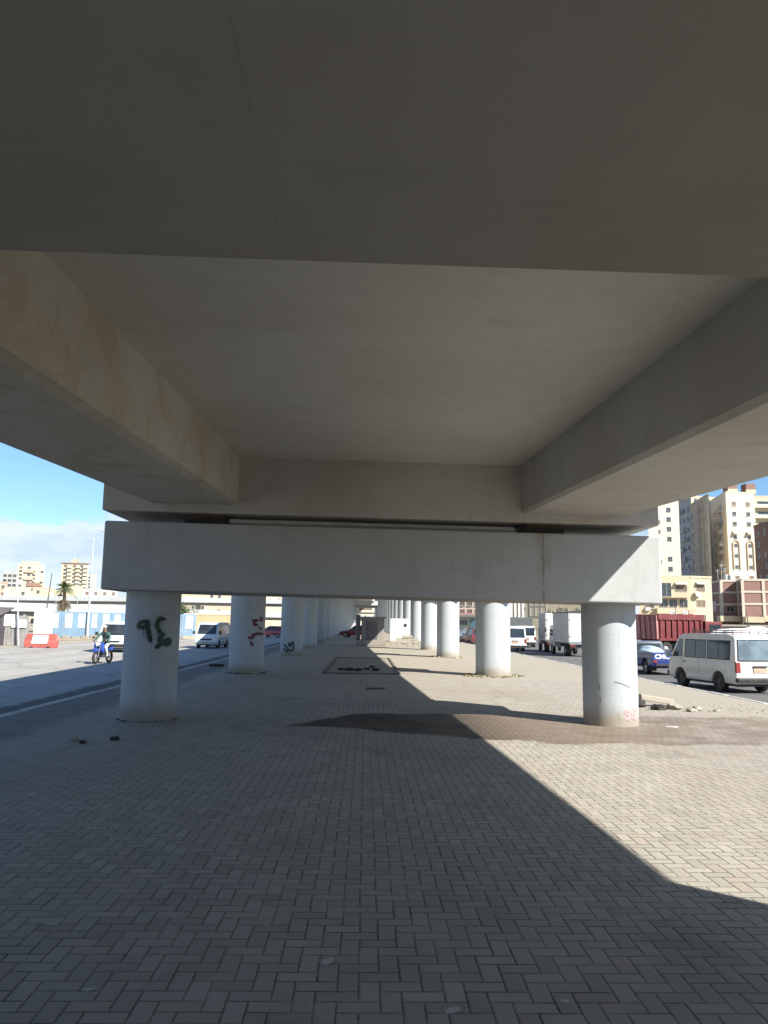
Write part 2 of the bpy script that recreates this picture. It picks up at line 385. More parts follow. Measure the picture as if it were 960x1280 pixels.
while y < 300:
    s = random.uniform(-.012, .012)
    if not 15.6 < y < 17.2: kb.box(9.201, 9.36+s, y, y+.985, RZ-.1, .01+random.uniform(-.008, .008))
    y += 1.0
kb.build('kerb_right', kerb_m, bevel=.012, seg=1)['kind'] = 'structure'
white = paint('worn_white_line', (.62, .61, .57), .8, var=.5, scale=5)

# ------------------------------------------------------------------ the flyover
PR = [(-40,-2.3),(-14,-1.25),(-5,-.835),(2,-.515),(7.6,-.258),(13.2,0),(20,.31),(26,.56),(33,.79),(40,.99),(52,1.33),(64,1.70),(77,2.12),(90,2.53),(150,4.4),(330,10.0)]
def rise(Y):
    for (a, za), (b, zb) in zip(PR, PR[1:]):
        if Y <= b: return za + (zb-za)*(Y-a)/(b-a)
    return PR[-1][1]
XF = lambda x: -.012*(x-.25)                          # crossfall
STA = [-14,-5,2,7.6,13.2,20,26,33,40,52,64,77,90,110,130,150,210,270,330]
def sweep(prof, stations):                            # prof (x, z at Y=13.2)
    mb = MB(); n = len(prof); vs = []; fs = []
    for Y in stations:
        vs += [(x, Y, z + XF(x) + rise(Y)) for x, z in prof]
    for i in range(len(stations)-1):
        for k in range(n): fs.append((i*n+k, i*n+(k+1) % n, (i+1)*n+(k+1) % n, (i+1)*n+k))
    fs += [tuple(range(n)), tuple(range((len(stations)-1)*n, len(stations)*n))]
    return mb.add(vs, fs)
m_soffit = concrete('soffit_concrete', (.60, .59, .555), form=.06, stain=.12, streak=.0, bump=.12)
m_beam = concrete('crossbeam_concrete', (.41, .395, .36), form=.10, stain=.32, streak=.0, bump=.12)
m_girdL = concrete('stained_girder_concrete', (.54, .52, .465), tint=(.36, .30, .215), stain=.4, streak=.14, blot=.26, form=.08)
m_girdR = concrete('girder_concrete', (.47, .465, .44), form=.08, stain=.25, streak=.12)
m_cap = concrete('pier_cap_concrete', (.42, .435, .435), tint=(.35, .35, .325), stain=.35, streak=.28, rust_x=3.05)
m_cap2 = concrete('far_pier_cap_concrete', (.40, .41, .405), tint=(.34, .335, .30), stain=.35, streak=.28)
m_colm = concrete('painted_column_concrete', (.43, .47, .485), tint=(.37, .38, .365), stain=.45, streak=.34, dirt_z=.44, bump=.1)
m_dia = concrete('diaphragm_concrete', (.50, .49, .465), stain=.3, streak=.18)
fly = thing('flyover_bridge', 'grey concrete flyover deck with two girders running overhead above the paved median', 'flyover', (0,0,0))
sweep([(-5.6,4.5),(-3.75,4.5),(-3.5,4.53),(-1.9,4.5),(2.5,4.5),(4.5,4.5),(6.02,4.49),(6.02,4.78),(-5.6,4.78)], STA).build('deck_slab', m_soffit, fly)
for s, (xa, xb) in ((-1, (-5.6,-5.36)), (1, (5.78,6.02))):
    sweep([(xa,4.781),(xb,4.781),(xb,5.62),(xa,5.62)], STA).build('parapet', m_cap2, fly)
ch = .05
sweep([(-3.72,4.62),(-3.72,3.655+ch),(-3.72+ch,3.655),(-2.27-ch,3.655),(-2.22,3.655+ch),(-2.22,4.62)], STA).build('girder', m_girdL, fly)
sweep([(2.69,4.62),(2.69,3.65+ch),(2.69+ch,3.65),(4.46-ch,3.65),(4.46,3.65+ch),(4.46,4.62)], STA).build('girder', m_girdR, fly)

PIERS = [14.0, 26.5, 40.8, 52.4, 64.6, 77.6]
while PIERS[-1] < 300: PIERS.append(PIERS[-1]+13.0)
def slab_block(x0, x1, y0, y1, zb, zt, Yr):           # block with the crossfall, on level Yr
    r = rise(Yr); q = lambda x, z: z + XF(x) + r
    return [(x0,y0,q(x0,zb)),(x1,y0,q(x1,zb)),(x1,y1,q(x1,zb)),(x0,y1,q(x0,zb)),(x0,y0,q(x0,zt)),(x1,y0,q(x1,zt)),(x1,y1,q(x1,zt)),(x0,y1,q(x0,zt))]
for k, Y in enumerate(PIERS):                         # end diaphragms over each pier
    MB().hexa(slab_block(-4.54, 5.09, Y-.79, Y+.79, 3.51, 4.60, Y-.8)).build('diaphragm', m_dia, fly, bevel=.02 if k < 3 else 0)
# the crossbeam right overhead
zb = 2.857
near = MB().hexa([(-4.95,-1.25,zb+.06),(5.49,-1.25,zb-.063),(5.49,2.364,zb-.063),(-4.95,2.364,zb+.06),(-4.95,-1.25,4.2),(5.49,-1.25,4.1),(5.49,2.364,4.1),(-4.95,2.364,4.2)])
near.build('crossbeam', m_beam, fly, bevel=.015)
# unseen end wall and ramp sides behind the viewer, added to block sky light
MB().box(-6.1, 6.5, -10.5, -9.3, RZ, 3.6).build('sky_block_abutment', m_cap2, fly)
for xs in (-6.1, 5.9): MB().box(xs, xs+.6, -40, -10.51, RZ, 3.1).build('sky_block_ramp_wall', m_cap2, fly)
# construction joint and small spots on its underside come from the concrete itself

def column_mesh(name, r, h, n=72):
    mb = MB(); vs = []; fs = []; L = 26
    for i in range(L+1):
        z = h*i/L
        for k in range(n):
            a = 2*math.pi*k/n; vs.append((r*math.cos(a), r*math.sin(a), z))
    for i in range(L):
        for k in range(n): fs.append((i*n+k, i*n+(k+1) % n, (i+1)*n+(k+1) % n, (i+1)*n+k))
    fs += [tuple(range(n-1,-1,-1)), tuple(range(L*n, (L+1)*n))]
    mb.add(vs, fs); return mb

m_rub = paint('black_rubber', (.02, .02, .02), .7)
m_pipe = paint('pale_pipe', (.62, .62, .60), .5, var=.3)
ordinal = ['', 'second', 'third', 'fourth', 'fifth', 'sixth', 'seventh', 'eighth', 'ninth', 'tenth', 'eleventh', 'twelfth', 'thirteenth', 'fourteenth',
           'fifteenth', 'sixteenth', 'seventeenth', 'eighteenth', 'nineteenth', 'twentieth', 'twenty-first', 'twenty-second', 'twenty-third', 'twenty-fourth', 'twenty-fifth']
cols = {}
for k, Y in enumerate(PIERS):
    lab = 'nearest concrete pier with wide cap, black graffiti on its column and sunlight on its end' if k == 0 else \
          'concrete pier with red scrawl on its column, next behind the nearest pier' if k == 1 else \
          'concrete pier with small black scrawl low on its column, third along the flyover' if k == 2 else \
          f'white round-columned flyover pier, {ordinal[k]} in the row counted from the nearest'
    pier = thing('bridge_pier', lab, 'bridge pier', (0, Y, 0), group='piers under the flyover')
    rr = .475 if k == 0 else .585
    zcb, zct = (2.155, 3.33)
    if k == 3: zcb -= .1
    lx = -3.96 if k == 1 else -3.78
    blk = [(x, y-Y, z) for x, y, z in slab_block(-4.48, 5.10, Y-.8, Y+.8, zcb, zct, Y-.8)]
    MB().hexa(blk).build('pier_cap', m_cap if k == 0 else m_cap2, pier, bevel=.035 if k < 4 else 0, seg=3)
    for x in (lx, 4.40 if k == 0 else 4.36):
        h = zcb + XF(x) + rise(Y-.8) + .02
        c = column_mesh('column', rr, h, 72 if k < 3 else 32).build('column', m_colm, pier, smooth=True, loc=(x, 0, 0)); cols[(k, x > 0)] = (c, x, Y, rr)
    if k < 3:
        for bx in (-2.8, 3.1):
            zt_ = zct+XF(bx)+rise(Y-.8)
            MB().box(bx-.36, bx+.36, -.62, .1, zt_-.01, zt_+.11).build('bearing_pad', m_rub, pier)
            MB().box(bx-.28, bx+.28, -.55, .05, zt_+.11, zt_+.20).build('bearing_plate', paint('rusty_steel', (.12, .07, .045), .7, .3), pier)
    if k == 0:
        pts = [(x, -.52, zct+XF(x)+rise(Y-.8)+.08) for x in (-2.4, -1, 0, 1.2, 2.6)]
        MB().tube(pts, .042, 8).build('drain_pipe', m_pipe, pier, smooth=True)
# supports of the crossbeam overhead, beside the camera
pier = thing('bridge_pier', 'pier carrying the crossbeam right over the viewer, its columns out beside the frame', 'bridge pier', (0, .55, 0))
for x in (-3.85, 4.35): column_mesh('column', .5, zb+.05 if x < 0 else zb-.04).build('column', m_colm, pier, smooth=True, loc=(x, 0, 0))

# ------------------------------------------------------------------ graffiti sprayed on the columns
def spray(key, sets, scale, off, width, mat, name='graffiti'):
    c, cx, cyy, rr = cols[key]
    lift = .004
    for st in sets:
        mb = MB(); pts = []
        for (a, b) in zip(st, st[1:]):
            steps = max(2, int(math.hypot(b[0]-a[0], b[1]-a[1])/scale*2.2))
            for i in range(steps): t = i/steps; pts.append((a[0]+(b[0]-a[0])*t, a[1]+(b[1]-a[1])*t))
        pts.append(st[-1])
        W3 = []
        for (qx, qy) in pts:
            p = on_cyl(off[0]+qx/scale, off[1]+qy/scale, cx, cyy, rr); W3.append(p)
        for i, p in enumerate(W3):
            wv = width*(.8+.4*random.random())
            n = Vector((p.x-cx, p.y-cyy, 0)).normalized(); t1 = Vector((-n.y, n.x, 0)); lf = lift+i*.00002
            vs = []
            for k in range(10):
                a = 2*math.pi*k/10; th = math.atan2(n.y, n.x) + math.cos(a)*wv/rr
                vs.append(((rr+lf)*math.cos(th), (rr+lf)*math.sin(th), p.z+math.sin(a)*wv))
            mb.add(vs, [tuple(range(9, -1, -1))])
        for p in W3:                                  # overspray and a few runs
            for _ in range(4 if width > .02 else 0):
                th = math.atan2(p.y-cyy, p.x-cx)+random.gauss(0, width*1.15)/rr; z = p.z+random.gauss(0, width*1.15); q = random.uniform(.002, .0055)
                if random.random() < .006: z -= .06; hh = random.uniform(.05, .12)
                else: hh = q
                mb.add([((rr+.0035)*math.cos(th+a/rr), (rr+.0035)*math.sin(th+a/rr), z+b) for a, b in ((-q,-hh),(q,-hh),(q,hh),(-q,hh))], [(0,1,2,3)])
        lift += .002
        mb.build(name, mat, c, fixn=False)
blk_spray = paint('black_spray_paint', (.018, .048, .036), .6, var=.3, scale=9)
red_spray = paint('red_spray_paint', (.13, .018, .028), .6, var=.5, scale=9)
spray((0, False), [[(340,400),(350,376),(385,362),(415,368),(405,395),(375,413),(347,408)], [(412,370),(418,420),(428,480),(437,522)],
    [(546,344),(512,340),(491,368),(490,408),(512,448),(540,468),(515,492),(508,520),(528,540),(562,548),(592,535),(588,508),(556,512),(522,538),(487,568)]],
    6.4, (120, 720), .031, blk_spray)
spray((1, False), [[(585,325),(640,322),(672,328)], [(640,345),(606,368),(616,402),(660,398)], [(716,278),(712,330)], [(745,285),(742,325)], [(690,440),(705,458),(722,462)],
    [(528,600),(560,612),(602,592),(582,566),(620,545),(645,552),(660,528),(676,550),(694,532),(710,552),(730,535),(752,545)], [(560,690),(580,720)]],
    12.8, (270, 750), .036, red_spray)
spray((2, False), [[(585,885),(593,960),(586,1030),(540,1040),(500,1020),(470,970),(430,940)], [(520,905),(515,945),(545,965),(560,905)], [(420,1000),(460,1040),(500,1060)]],
    14.2, (325, 740), .045, blk_spray)
spray((0, True), [[(452,1015),(470,1045),(500,1035),(530,1050),(545,1015),(520,1000)], [(465,1080),(505,1062),(540,1085)], [(480,1020),(490,1090)]], 6.4, (710, 730), .018,
    paint('faded_red_paint', (.62, .36, .35), .7, var=.5, scale=14))
spray((0, True), [[(375,783),(430,797),(495,826)], [(250,800),(254,850)], [(258,905),(262,940)]], 6.4, (710, 730), .009, paint('scuff_grey', (.22, .22, .21), .8))

# ------------------------------------------------------------------ vehicles
m_tyre = paint('tyre_rubber', (.022, .022, .022), .8, dirt=.5, scale=6)
m_rim = paint('wheel_steel', (.35, .35, .35), .4, .6, dirt=.4)
m_black = paint('black_plastic', (.018, .018, .02), .6, dirt=.2)
m_tail = paint('red_lamp_lens', (.26, .04, .035), .2, var=.3)
m_head = paint('clear_lamp_lens', (.62, .64, .66), .12, var=.1)
m_chrome = paint('chrome_trim', (.6, .6, .6), .25, .9)
m_glass = glass(); m_glassb = glass('bright_glass', (.09, .115, .125))
m_plate = paint('number_plate', (.55, .36, .25), .5, var=.3, scale=9)

def arch(yc, r, z0, n=9, back=False):
    pts = [(yc + r*math.cos(math.pi*(i/n)), z0 + r*math.sin(math.pi*(i/n))) for i in range(n+1)]
    return pts if not back else pts[::-1]
m_rimd = paint('dusty_wheel', (.075, .07, .065), .7, .2, dirt=.4)
def wheel(root, x, y, r, wd, side, rimcol=None):
    mb = MB(); n = 28; prof = [(-wd/2, r*.6), (-wd/2, r*.93), (-wd*.38, r), (wd*.38, r), (wd/2, r*.93), (wd/2, r*.6)]
    vs = []; fs = []; L = len(prof)
    for k in range(n):
        a = 2*math.pi*k/n
        vs += [(px, q*math.cos(a), q*math.sin(a)) for px, q in prof]
    for k in range(n):
        for i in range(L-1): fs.append((k*L+i, k*L+i+1, ((k+1) % n)*L+i+1, ((k+1) % n)*L+i))
    mb.add(vs, fs)
    wo = mb.build('wheel', m_tyre, root, smooth=True, loc=(x, y, r))
    rb = MB(); prof = [(wd*.42, r*.62), (wd*.30, r*.58), (wd*.22, r*.40), (wd*.40, r*.22), (wd*.40, .001)]
    vs = []; fs = []; L = len(prof)
    for k in range(n):
        a = 2*math.pi*k/n
        vs += [(side*px, q*math.cos(a), q*math.sin(a)) for px, q in prof]
    for k in range(n):
        for i in range(L-1): fs.append((k*L+i, k*L+i+1, ((k+1) % n)*L+i+1, ((k+1) % n)*L+i))
    rb.add(vs, fs).build('rim', rimcol or m_rim, wo, smooth=True)
    return wo

def lower_profile(y0, y1, zb, zt, wheels, r, front=None, rear=None):
    """side outline, rear y0 to front y1, with wheel arches cut out of the sill"""
    pts = [(y0, zb)] if not rear else [rear[0]]
    for wy in sorted(wheels): pts += [(wy-r*1.13, zb)] + arch(wy, r*1.13, zb)[::-1][1:-1] + [(wy+r*1.13, zb)]
    pts += front if front else [(y1, zb), (y1, zt)]
    pts += (rear[1:] if rear else [(y0, zt)])
    return pts

def side_panel(mb, poly, X, side, off):
    """flat panel lying on the body side; X(z) is the half width there"""
    return mb.poly([(side*(X(z)+off), y, z) for y, z in poly])

def van(name, label, cat, loc, rz, col, group, H=1.9, L=4.3, W=1.68, detail=2, wind='front', stripe=None, win_n=3, rack=False):
    t = thing(name, label, cat, loc, rz, group)
    pm = paint('paint_%s' % name + '_%d' % int(col[0]*1000), col, .35, var=.10, scale=2, dirt=.25, coat=.3)
    r = .32; wf_, wr_ = L/2-.75, -L/2+.98; belt = H*.53; zs = .30
    tp = .085/(H-belt); X = lambda z: W/2 - max(0, z-belt)*tp
    low = lower_profile(-L/2, L/2, zs, belt, [wr_, wf_], r,
        front=[(L/2-.05, zs), (L/2, .42), (L/2+.01, .62), (L/2-.10, belt)], rear=[(-L/2+.06, zs), (-L/2+.02, belt), (-L/2-.02, .62), (-L/2, .42)])
    # body below the belt and the cabin above share one skin
    b = MB().prism_x(low, -W/2, W/2)
    roof = [(-L/2+.02, belt-.02), (L/2-.10, belt-.02), (L/2-.62, H-.12), (L/2-.86, H-.03), (L/2-1.5, H), (-L/2+.45, H), (-L/2+.17, H-.05), (-L/2+.10, H-.14)]
    b.prism_x(roof, -1, 1, taper=lambda x, z: math.copysign(X(z), x))
    body = b.build('body', pm, t, smooth=True, bevel=.035)
    # windows
    zl, zh = belt+.05, H-.20
    fy = lambda z: L/2-.10 - (z-belt)*(.52/(H-.12-belt))       # windscreen line
    for s in (-1, 1):
        rail = MB(); rail.box(*sorted((s*(W/2-.005), s*(W/2+.012))), wr_+.42, wf_-.42, .40, .46)
        rail.build('side_trim', m_black if detail < 3 else pm, t)
        y_a = L/2-.92; y_f = fy(zl)-.16; y_ft = fy(zh)-.14
        fr = MB(); side_panel(fr, [(y_a, zl), (y_f, zl), (y_ft, zh), (y_a, zh)], X, s, .006)
        fr.build('window', m_glass, t)
        span = (y_a-.09) - (-L/2+.30); wn = win_n-1
        for i in range(wn):
            a0 = -L/2+.30 + span*i/wn; a1 = a0 + span/wn - .07
            ww = MB(); side_panel(ww, [(a0, zl), (a1, zl), (a1, zh), (a0, zh)], X, s, .006); wo = ww.build('window', m_glass, t)
            if detail > 2:
                fb = MB(); e = .022
                for q in ([(a0,zl),(a1,zl),(a1,zl+e),(a0,zl+e)], [(a0,zh-e),(a1,zh-e),(a1,zh),(a0,zh)], [(a0,zl),(a0+e,zl),(a0+e,zh),(a0,zh)],
                          [(a1-e,zl),(a1,zl),(a1,zh),(a1-e,zh)], [((a0+a1)/2-.012,zl),((a0+a1)/2+.012,zl),((a0+a1)/2+.012,zh),((a0+a1)/2-.012,zh)]): side_panel(fb, q, X, s, .010)
                fb.build('frame', m_black, wo)
        mi = MB().box(-.09, .09, -.04, .04, -.11, .11); mo = mi.build('mirror', m_black if detail < 3 else pm, t, bevel=.03, loc=(s*(W/2+.16), fy(zl)-.12, zl+.10))
        MB().tube([(-s*.2, -.02, -.09), (0, 0, -.05)], .014, 6).build('mirror_arm', m_black, mo)
        # rear lamp at the corner, door handle, sliding-door line
        tl = MB().box(*sorted((s*(W/2-.15), s*(W/2+.008))), -L/2-.035, -L/2+.055, .66, 1.0)
        tl.build('tail_lamp', m_tail, t, bevel=.012)
        hl = MB().box(*sorted((s*(W/2-.40), s*(W/2-.06))), L/2-.07, L/2+.02, .60, .76); hl.build('headlight', m_head, t, bevel=.015)
        MB().box(*sorted((s*(W/2-.03), s*(W/2-.006))), -L/2-.03, -L/2+.02, .4, .5).build('indicator_lamp', paint('amber_lens', (.5, .2, .03), .2), t)
        hd = MB().box(*sorted((s*(W/2+.0), s*(W/2+.022))), L/2-1.10, L/2-.98, belt-.12, belt-.08); hd.build('door_handle', m_black, t)
        dl = MB()
        for yy in (L/2-.87, L/2-1.92): dl.box(*sorted((s*(W/2-.01), s*(W/2+.0015))), yy-.006, yy+.006, .36, belt)
        dl.build('door_seam', m_black, t)
    ws = MB(); a = W/2-.16
    lo_, hi_ = zl, H-.17
    ws.quad((-a-.02, fy(lo_)+.012, lo_), (a+.02, fy(lo_)+.012, lo_), (a-.05, fy(hi_)+.012, hi_), (-a+.05, fy(hi_)+.012, hi_)).build('windscreen', m_glass, t)
    ry = lambda z: -L/2+.02 + (z-belt)*(.08/(H-.14-belt))
    rw = MB(); rw.quad((-W/2+.12, ry(zl)-.012, zl), (W/2-.12, ry(zl)-.012, zl), (W/2-.17, ry(hi_)-.012, hi_), (-W/2+.17, ry(hi_)-.012, hi_))
    rwo = rw.build('rear_window', m_glassb if detail > 2 else m_glass, t)
    if detail > 2:
        e = MB()
        for (p0, p1) in (((-W/2+.11, zl), (W/2-.11, zl)), ((-W/2+.16, hi_), (W/2-.16, hi_)), ((-W/2+.11, zl), (-W/2+.16, hi_)), ((W/2-.11, zl), (W/2-.16, hi_))):
            e.tube([(p0[0], ry(p0[1])-.014, p0[1]), (p1[0], ry(p1[1])-.014, p1[1])], .014, 6)
        e.build('frame', m_black, rwo)
    MB().box(-W/2-.005, W/2+.005, -L/2-.09, -L/2+.06, .36, .50).build('rear_bumper', m_black, t, bevel=.03)
    MB().box(-W/2-.005, W/2+.005, L/2-.06, L/2+.09, .34, .53).build('front_bumper', paint('bumper_grey', (.42,.43,.44), .5) if wind == 'grey' else m_black, t, bevel=.03)
    MB().box(-W/2+.42, W/2-.42, L/2-.03, L/2+.022, .62, .74).build('grille', m_black, t, bevel=.01)
    pl = MB().box(-.24, .24, -L/2-.038, -L/2-.015, .66, .80); pl.build('number_plate', m_plate, t)
    MB().box(-.26, .26, -L/2-.05, -L/2-.018, .83, .88).build('tailgate_handle', m_black, t, bevel=.01)
    MB().box(-W/2+.12, W/2-.12, -L/2+.1, L/2-.15, .22, zs+.12).build('underbody', m_black, t)
    for wy in (wr_, wf_):
        for s in (-1, 1): wheel(t, s*(W/2-.12), wy, r, .19, s, m_rimd)
    if rack:
        rk = MB(); zr = H+.05
        for s in (-1, 1):
            rk.tube([(s*.62, -L/2+.35, zr), (s*.62, L/2-1.25, zr)], .02, 6); rk.tube([(s*.62, -L/2+.35, zr+.07), (s*.62, L/2-1.25, zr+.07)], .015, 6)
            for i in range(6):
                yy = -L/2+.38 + i*(L-1.68)/5; rk.tube([(s*.62, yy, H-.02), (s*.62, yy, zr+.07)], .014, 6)
        for i in range(9): yy = -L/2+.36 + i*(L-1.64)/8; rk.tube([(-.62, yy, zr), (.62, yy, zr)], .014, 6)
        for yy in (-L/2+.35, L/2-1.25): rk.tube([(-.62, yy, zr+.07), (.62, yy, zr+.07)], .015, 6)
        rk.build('roof_rack', paint('rack_brown', (.16, .10, .08), .6), t, smooth=True)
    return t

def car(name, label, cat, loc, rz, col, group, H=1.45, L=4.1, W=1.66, suv=False):
    t = thing(name, label, cat, loc, rz, group)
    pm = paint('paint_%s_%d' % (name, int(col[0]*1000)), col, .3, var=.1, scale=2, dirt=.2, coat=.4)
    r = .34 if suv else .30; belt = H*.60; zs = .26
    wf_, wr_ = L/2-.78, -L/2+.80
    low = lower_profile(-L/2, L/2, zs, belt, [wr_, wf_], r, front=[(L/2-.04, zs), (L/2, .5), (L/2-.08, belt-.17), (L/2-1.15, belt)],
        rear=[(-L/2+.04, zs), (-L/2+(.03 if suv else .5), belt), (-L/2+.02, belt-.08), (-L/2, .5)])
    tp = .16/(H-belt); X = lambda z: W/2-.02 - max(0, z-belt)*tp
    b = MB().prism_x(low, -W/2, W/2)
    ra = -L/2+(.06 if suv else .45); roof = [(ra, belt-.03), (L/2-1.15, belt-.03), (L/2-1.75, H-.04), (L/2-2.0, H), (ra+.6, H), (ra+(.22 if suv else .42), H-.05)]
    b.prism_x(roof, -1, 1, taper=lambda x, z: math.copysign(X(z), x)); b.build('body', pm, t, smooth=True, bevel=.03)
    zl, zh = belt+.03, H-.10; fy = lambda z: L/2-1.15-(z-belt)*(.6/(H-.04-belt)); by = lambda z: ra+(z-belt)*((.22 if suv else .42)/(H-.05-belt))
    for s in (-1, 1):
        mid = (fy(zl)+by(zl))/2
        for (p, q, pt, qt) in ((by(zl)+.12, mid-.04, by(zh)+.1, mid-.04), (mid+.04, fy(zl)-.12, mid+.04, fy(zh)-.1)):
            ww = MB(); side_panel(ww, [(p, zl), (q, zl), (qt, zh), (pt, zh)], X, s, .006); ww.build('window', m_glass, t)
        MB().box(*sorted((s*(W/2-.36), s*(W/2-.05))), L/2-.09, L/2+.004, belt-.34, belt-.2).build('headlight', m_head, t, bevel=.012)
        MB().box(*sorted((s*(W/2-.26), s*(W/2+.004))), -L/2-.012, -L/2+.06, belt-.26, belt-.1).build('tail_lamp', m_tail, t, bevel=.012)
        MB().box(-.07, .07, -.05, .05, -.06, .06).build('mirror', m_black, t, bevel=.02, loc=(s*(W/2+.08), fy(zl)-.15, zl+.05))
    a = W/2-.2
    MB().quad((-a, fy(zl)+.012, zl), (a, fy(zl)+.012, zl), (a-.1, fy(zh)+.012, zh), (-a+.1, fy(zh)+.012, zh)).build('windscreen', m_glassb, t)
    MB().quad((-a, by(zl)-.012, zl), (a, by(zl)-.012, zl), (a-.1, by(zh)-.012, zh), (-a+.1, by(zh)-.012, zh)).build('rear_window', m_glass, t)
    MB().box(-W/2+.4, W/2-.4, L/2-.05, L/2+.012, .44, .58).build('grille', m_black, t)
    for yy in (L/2, -L/2): MB().box(-W/2+.01, W/2-.01, yy-.05, yy+.05, .3, .42).build('bumper', m_black, t, bevel=.02)
    MB().box(-.24, .24, -L/2-.03, -L/2+.01, .52, .64).build('number_plate', m_plate, t)
    for wy in (wr_, wf_):
        for s in (-1, 1): wheel(t, s*(W/2-.1), wy, r, .19, s)
    return t

def box_truck(name, label, loc, rz, group, L=6.2, W=2.05, H=2.85, zb=.95, curved=False, lining=0):
    t = thing(name, label, 'truck', loc, rz, group)
    wm = paint('%s_panel_%d' % (name, lining), (.72, .72, .70), .5, var=.25, scale=1.2, dirt=.3)
    cabm = paint('truck_cab_white', (.70, .71, .70), .4, var=.15, dirt=.25)
    MB().box(-W/2, W/2, -L/2, L/2-1.75, zb, H).build('cargo_box', wm, t, bevel=.02)
    rb = MB()
    for s in (-1, 1):
        for i in range(11):
            yy = -L/2+.2 + i*(L-2.15)/10; rb.box(*sorted((s*W/2, s*(W/2+.025))), yy-.02, yy+.02, zb+.08, H-.06)
        rb.box(*sorted((s*(W/2), s*(W/2+.03))), -L/2-.03, L/2-1.75, H-.05, H+.03); rb.box(*sorted((s*(W/2), s*(W/2+.03))), -L/2-.03, L/2-1.75, zb-.05, zb+.05)
        rb.box(*sorted((s*(W/2-.06), s*(W/2+.03))), -L/2-.03, -L/2, zb, H)
    rb.build('box_rib', paint('aluminium_rib', (.45, .46, .47), .5, .2), t)
    for s in (-1, 1):
        d = MB().box(*sorted((s*.02, s*(W/2-.07))), -L/2-.028, -L/2-.002, zb+.07, H-.07).build('rear_door', wm, t, bevel=.008)
        MB().tube([(s*.16, -L/2-.05, zb+.1), (s*.16, -L/2-.05, H-.1)], .018, 6).build('lock_bar', m_chrome, d)
        for zz in (zb+.4, H-.5): MB().box(*sorted((s*(W/2-.12), s*(W/2-.0))), -L/2-.045, -L/2-.028, zz-.04, zz+.04).build('hinge', m_chrome, d)
    MB().box(.25, .62, -L/2-.05, -L/2-.03, zb+.38, zb+.48).build('notice_plate', m_black, t)
    if curved:
        MB().prism_y([(-W/2-.04, H), (W/2+.04, H), (W/2+.04, H+.05), (W/4, H+.13), (0, H+.16), (-W/4, H+.13), (-W/2-.04, H+.05)], -L/2-.06, L/2-1.7).build('roof_tarpaulin', paint('dark_tarp', (.06, .06, .06), .8), t)
    b = MB().prism_x([(L/2-1.6, .55), (L/2-.05, .55), (L/2, .9), (L/2-.05, 1.25), (L/2-.25, 2.0), (L/2-.5, 2.08), (L/2-1.6, 2.08)], -W/2+.12, W/2-.12)
    b.build('cab', cabm, t, bevel=.05, smooth=True)
    for s in (-1, 1):
        MB().poly([(s*(W/2-.113), y, z) for y, z in ((L/2-1.2, 1.35), (L/2-.25, 1.35), (L/2-.42, 1.92), (L/2-1.2, 1.92))]).build('window', m_glass, t)
        mo = MB().box(-.05, .05, -.04, .04, -.18, .18).build('mirror', m_black, t, bevel=.02, loc=(s*(W/2+.22), L/2-.3, 1.75))
        MB().tube([(-s*.3, 0, 0), (0, 0, 0)], .015, 6).build('mirror_arm', m_black, mo)
        MB().box(*sorted((s*(W/2-.42), s*(W/2-.1))), -L/2+.01, -L/2+.09, .68, .82).build('tail_lamp', m_tail, t)
        MB().box(*sorted((s*(W/2-.32), s*(W/2-.02))), -L/2+.5, -L/2+.53, .28, .78).build('mud_flap', m_black, t)
    MB().quad((-W/2+.25, L/2-.03, 1.3), (W/2-.25, L/2-.03, 1.3), (W/2-.3, L/2-.22, 1.95), (-W/2+.3, L/2-.22, 1.95)).build('windscreen', m_glass, t)
    ch = MB()
    for s in (-1, 1): ch.box(*sorted((s*.35, s*.45)), -L/2+.05, L/2-.3, .62, .86)
    for i in range(7): yy = -L/2+.15+i*.85; ch.box(-W/2+.1, W/2-.1, yy-.04, yy+.04, .84, zb)
    ch.box(-W/2+.08, W/2-.08, -L/2+.05, -L/2+.15, .58, .7)
    ch.build('chassis', m_black, t)
    MB().box(-W/2+.05, W/2-.05, -L/2-.02, -L/2+.05, zb-.14, zb-.03).build('rear_step', m_chrome, t)
    for wy in (-L/2+1.25, L/2-.85):
        for s in (-1, 1): wheel(t, s*(W/2-.22), wy, .39, .34 if wy < 0 else .22, s)
    return t

def spot(px, py): p = ground(px, py, RZ); return p.x, p.y
RV = (0, 0, RZ)
G_van = 'white vans in the traffic'
# the white van on the right carriageway, seen from behind
hd = math.atan2(.36, 2.25)
van('white_van', 'white passenger van with brown roof rack, nearest vehicle on the right-hand road', 'van', (12.27, 26.66, RZ), hd, (.64, .63, .58), G_van, H=1.86, L=3.95, W=1.69, detail=3, win_n=3, rack=True)
# far white microbuses between the columns and the box trucks
van('white_van', 'white microbus seen from behind beside the bright second right column', 'van', (11.75, 62.6, RZ), R(-2), (.76, .77, .77), G_van, H=1.98, L=4.4, W=1.75)
van('white_van', 'white microbus ahead of the box trucks, partly hidden by another microbus', 'van', (15.45, 75, RZ), R(-8), (.76, .78, .78), G_van, H=2.0, L=4.5, W=1.75)
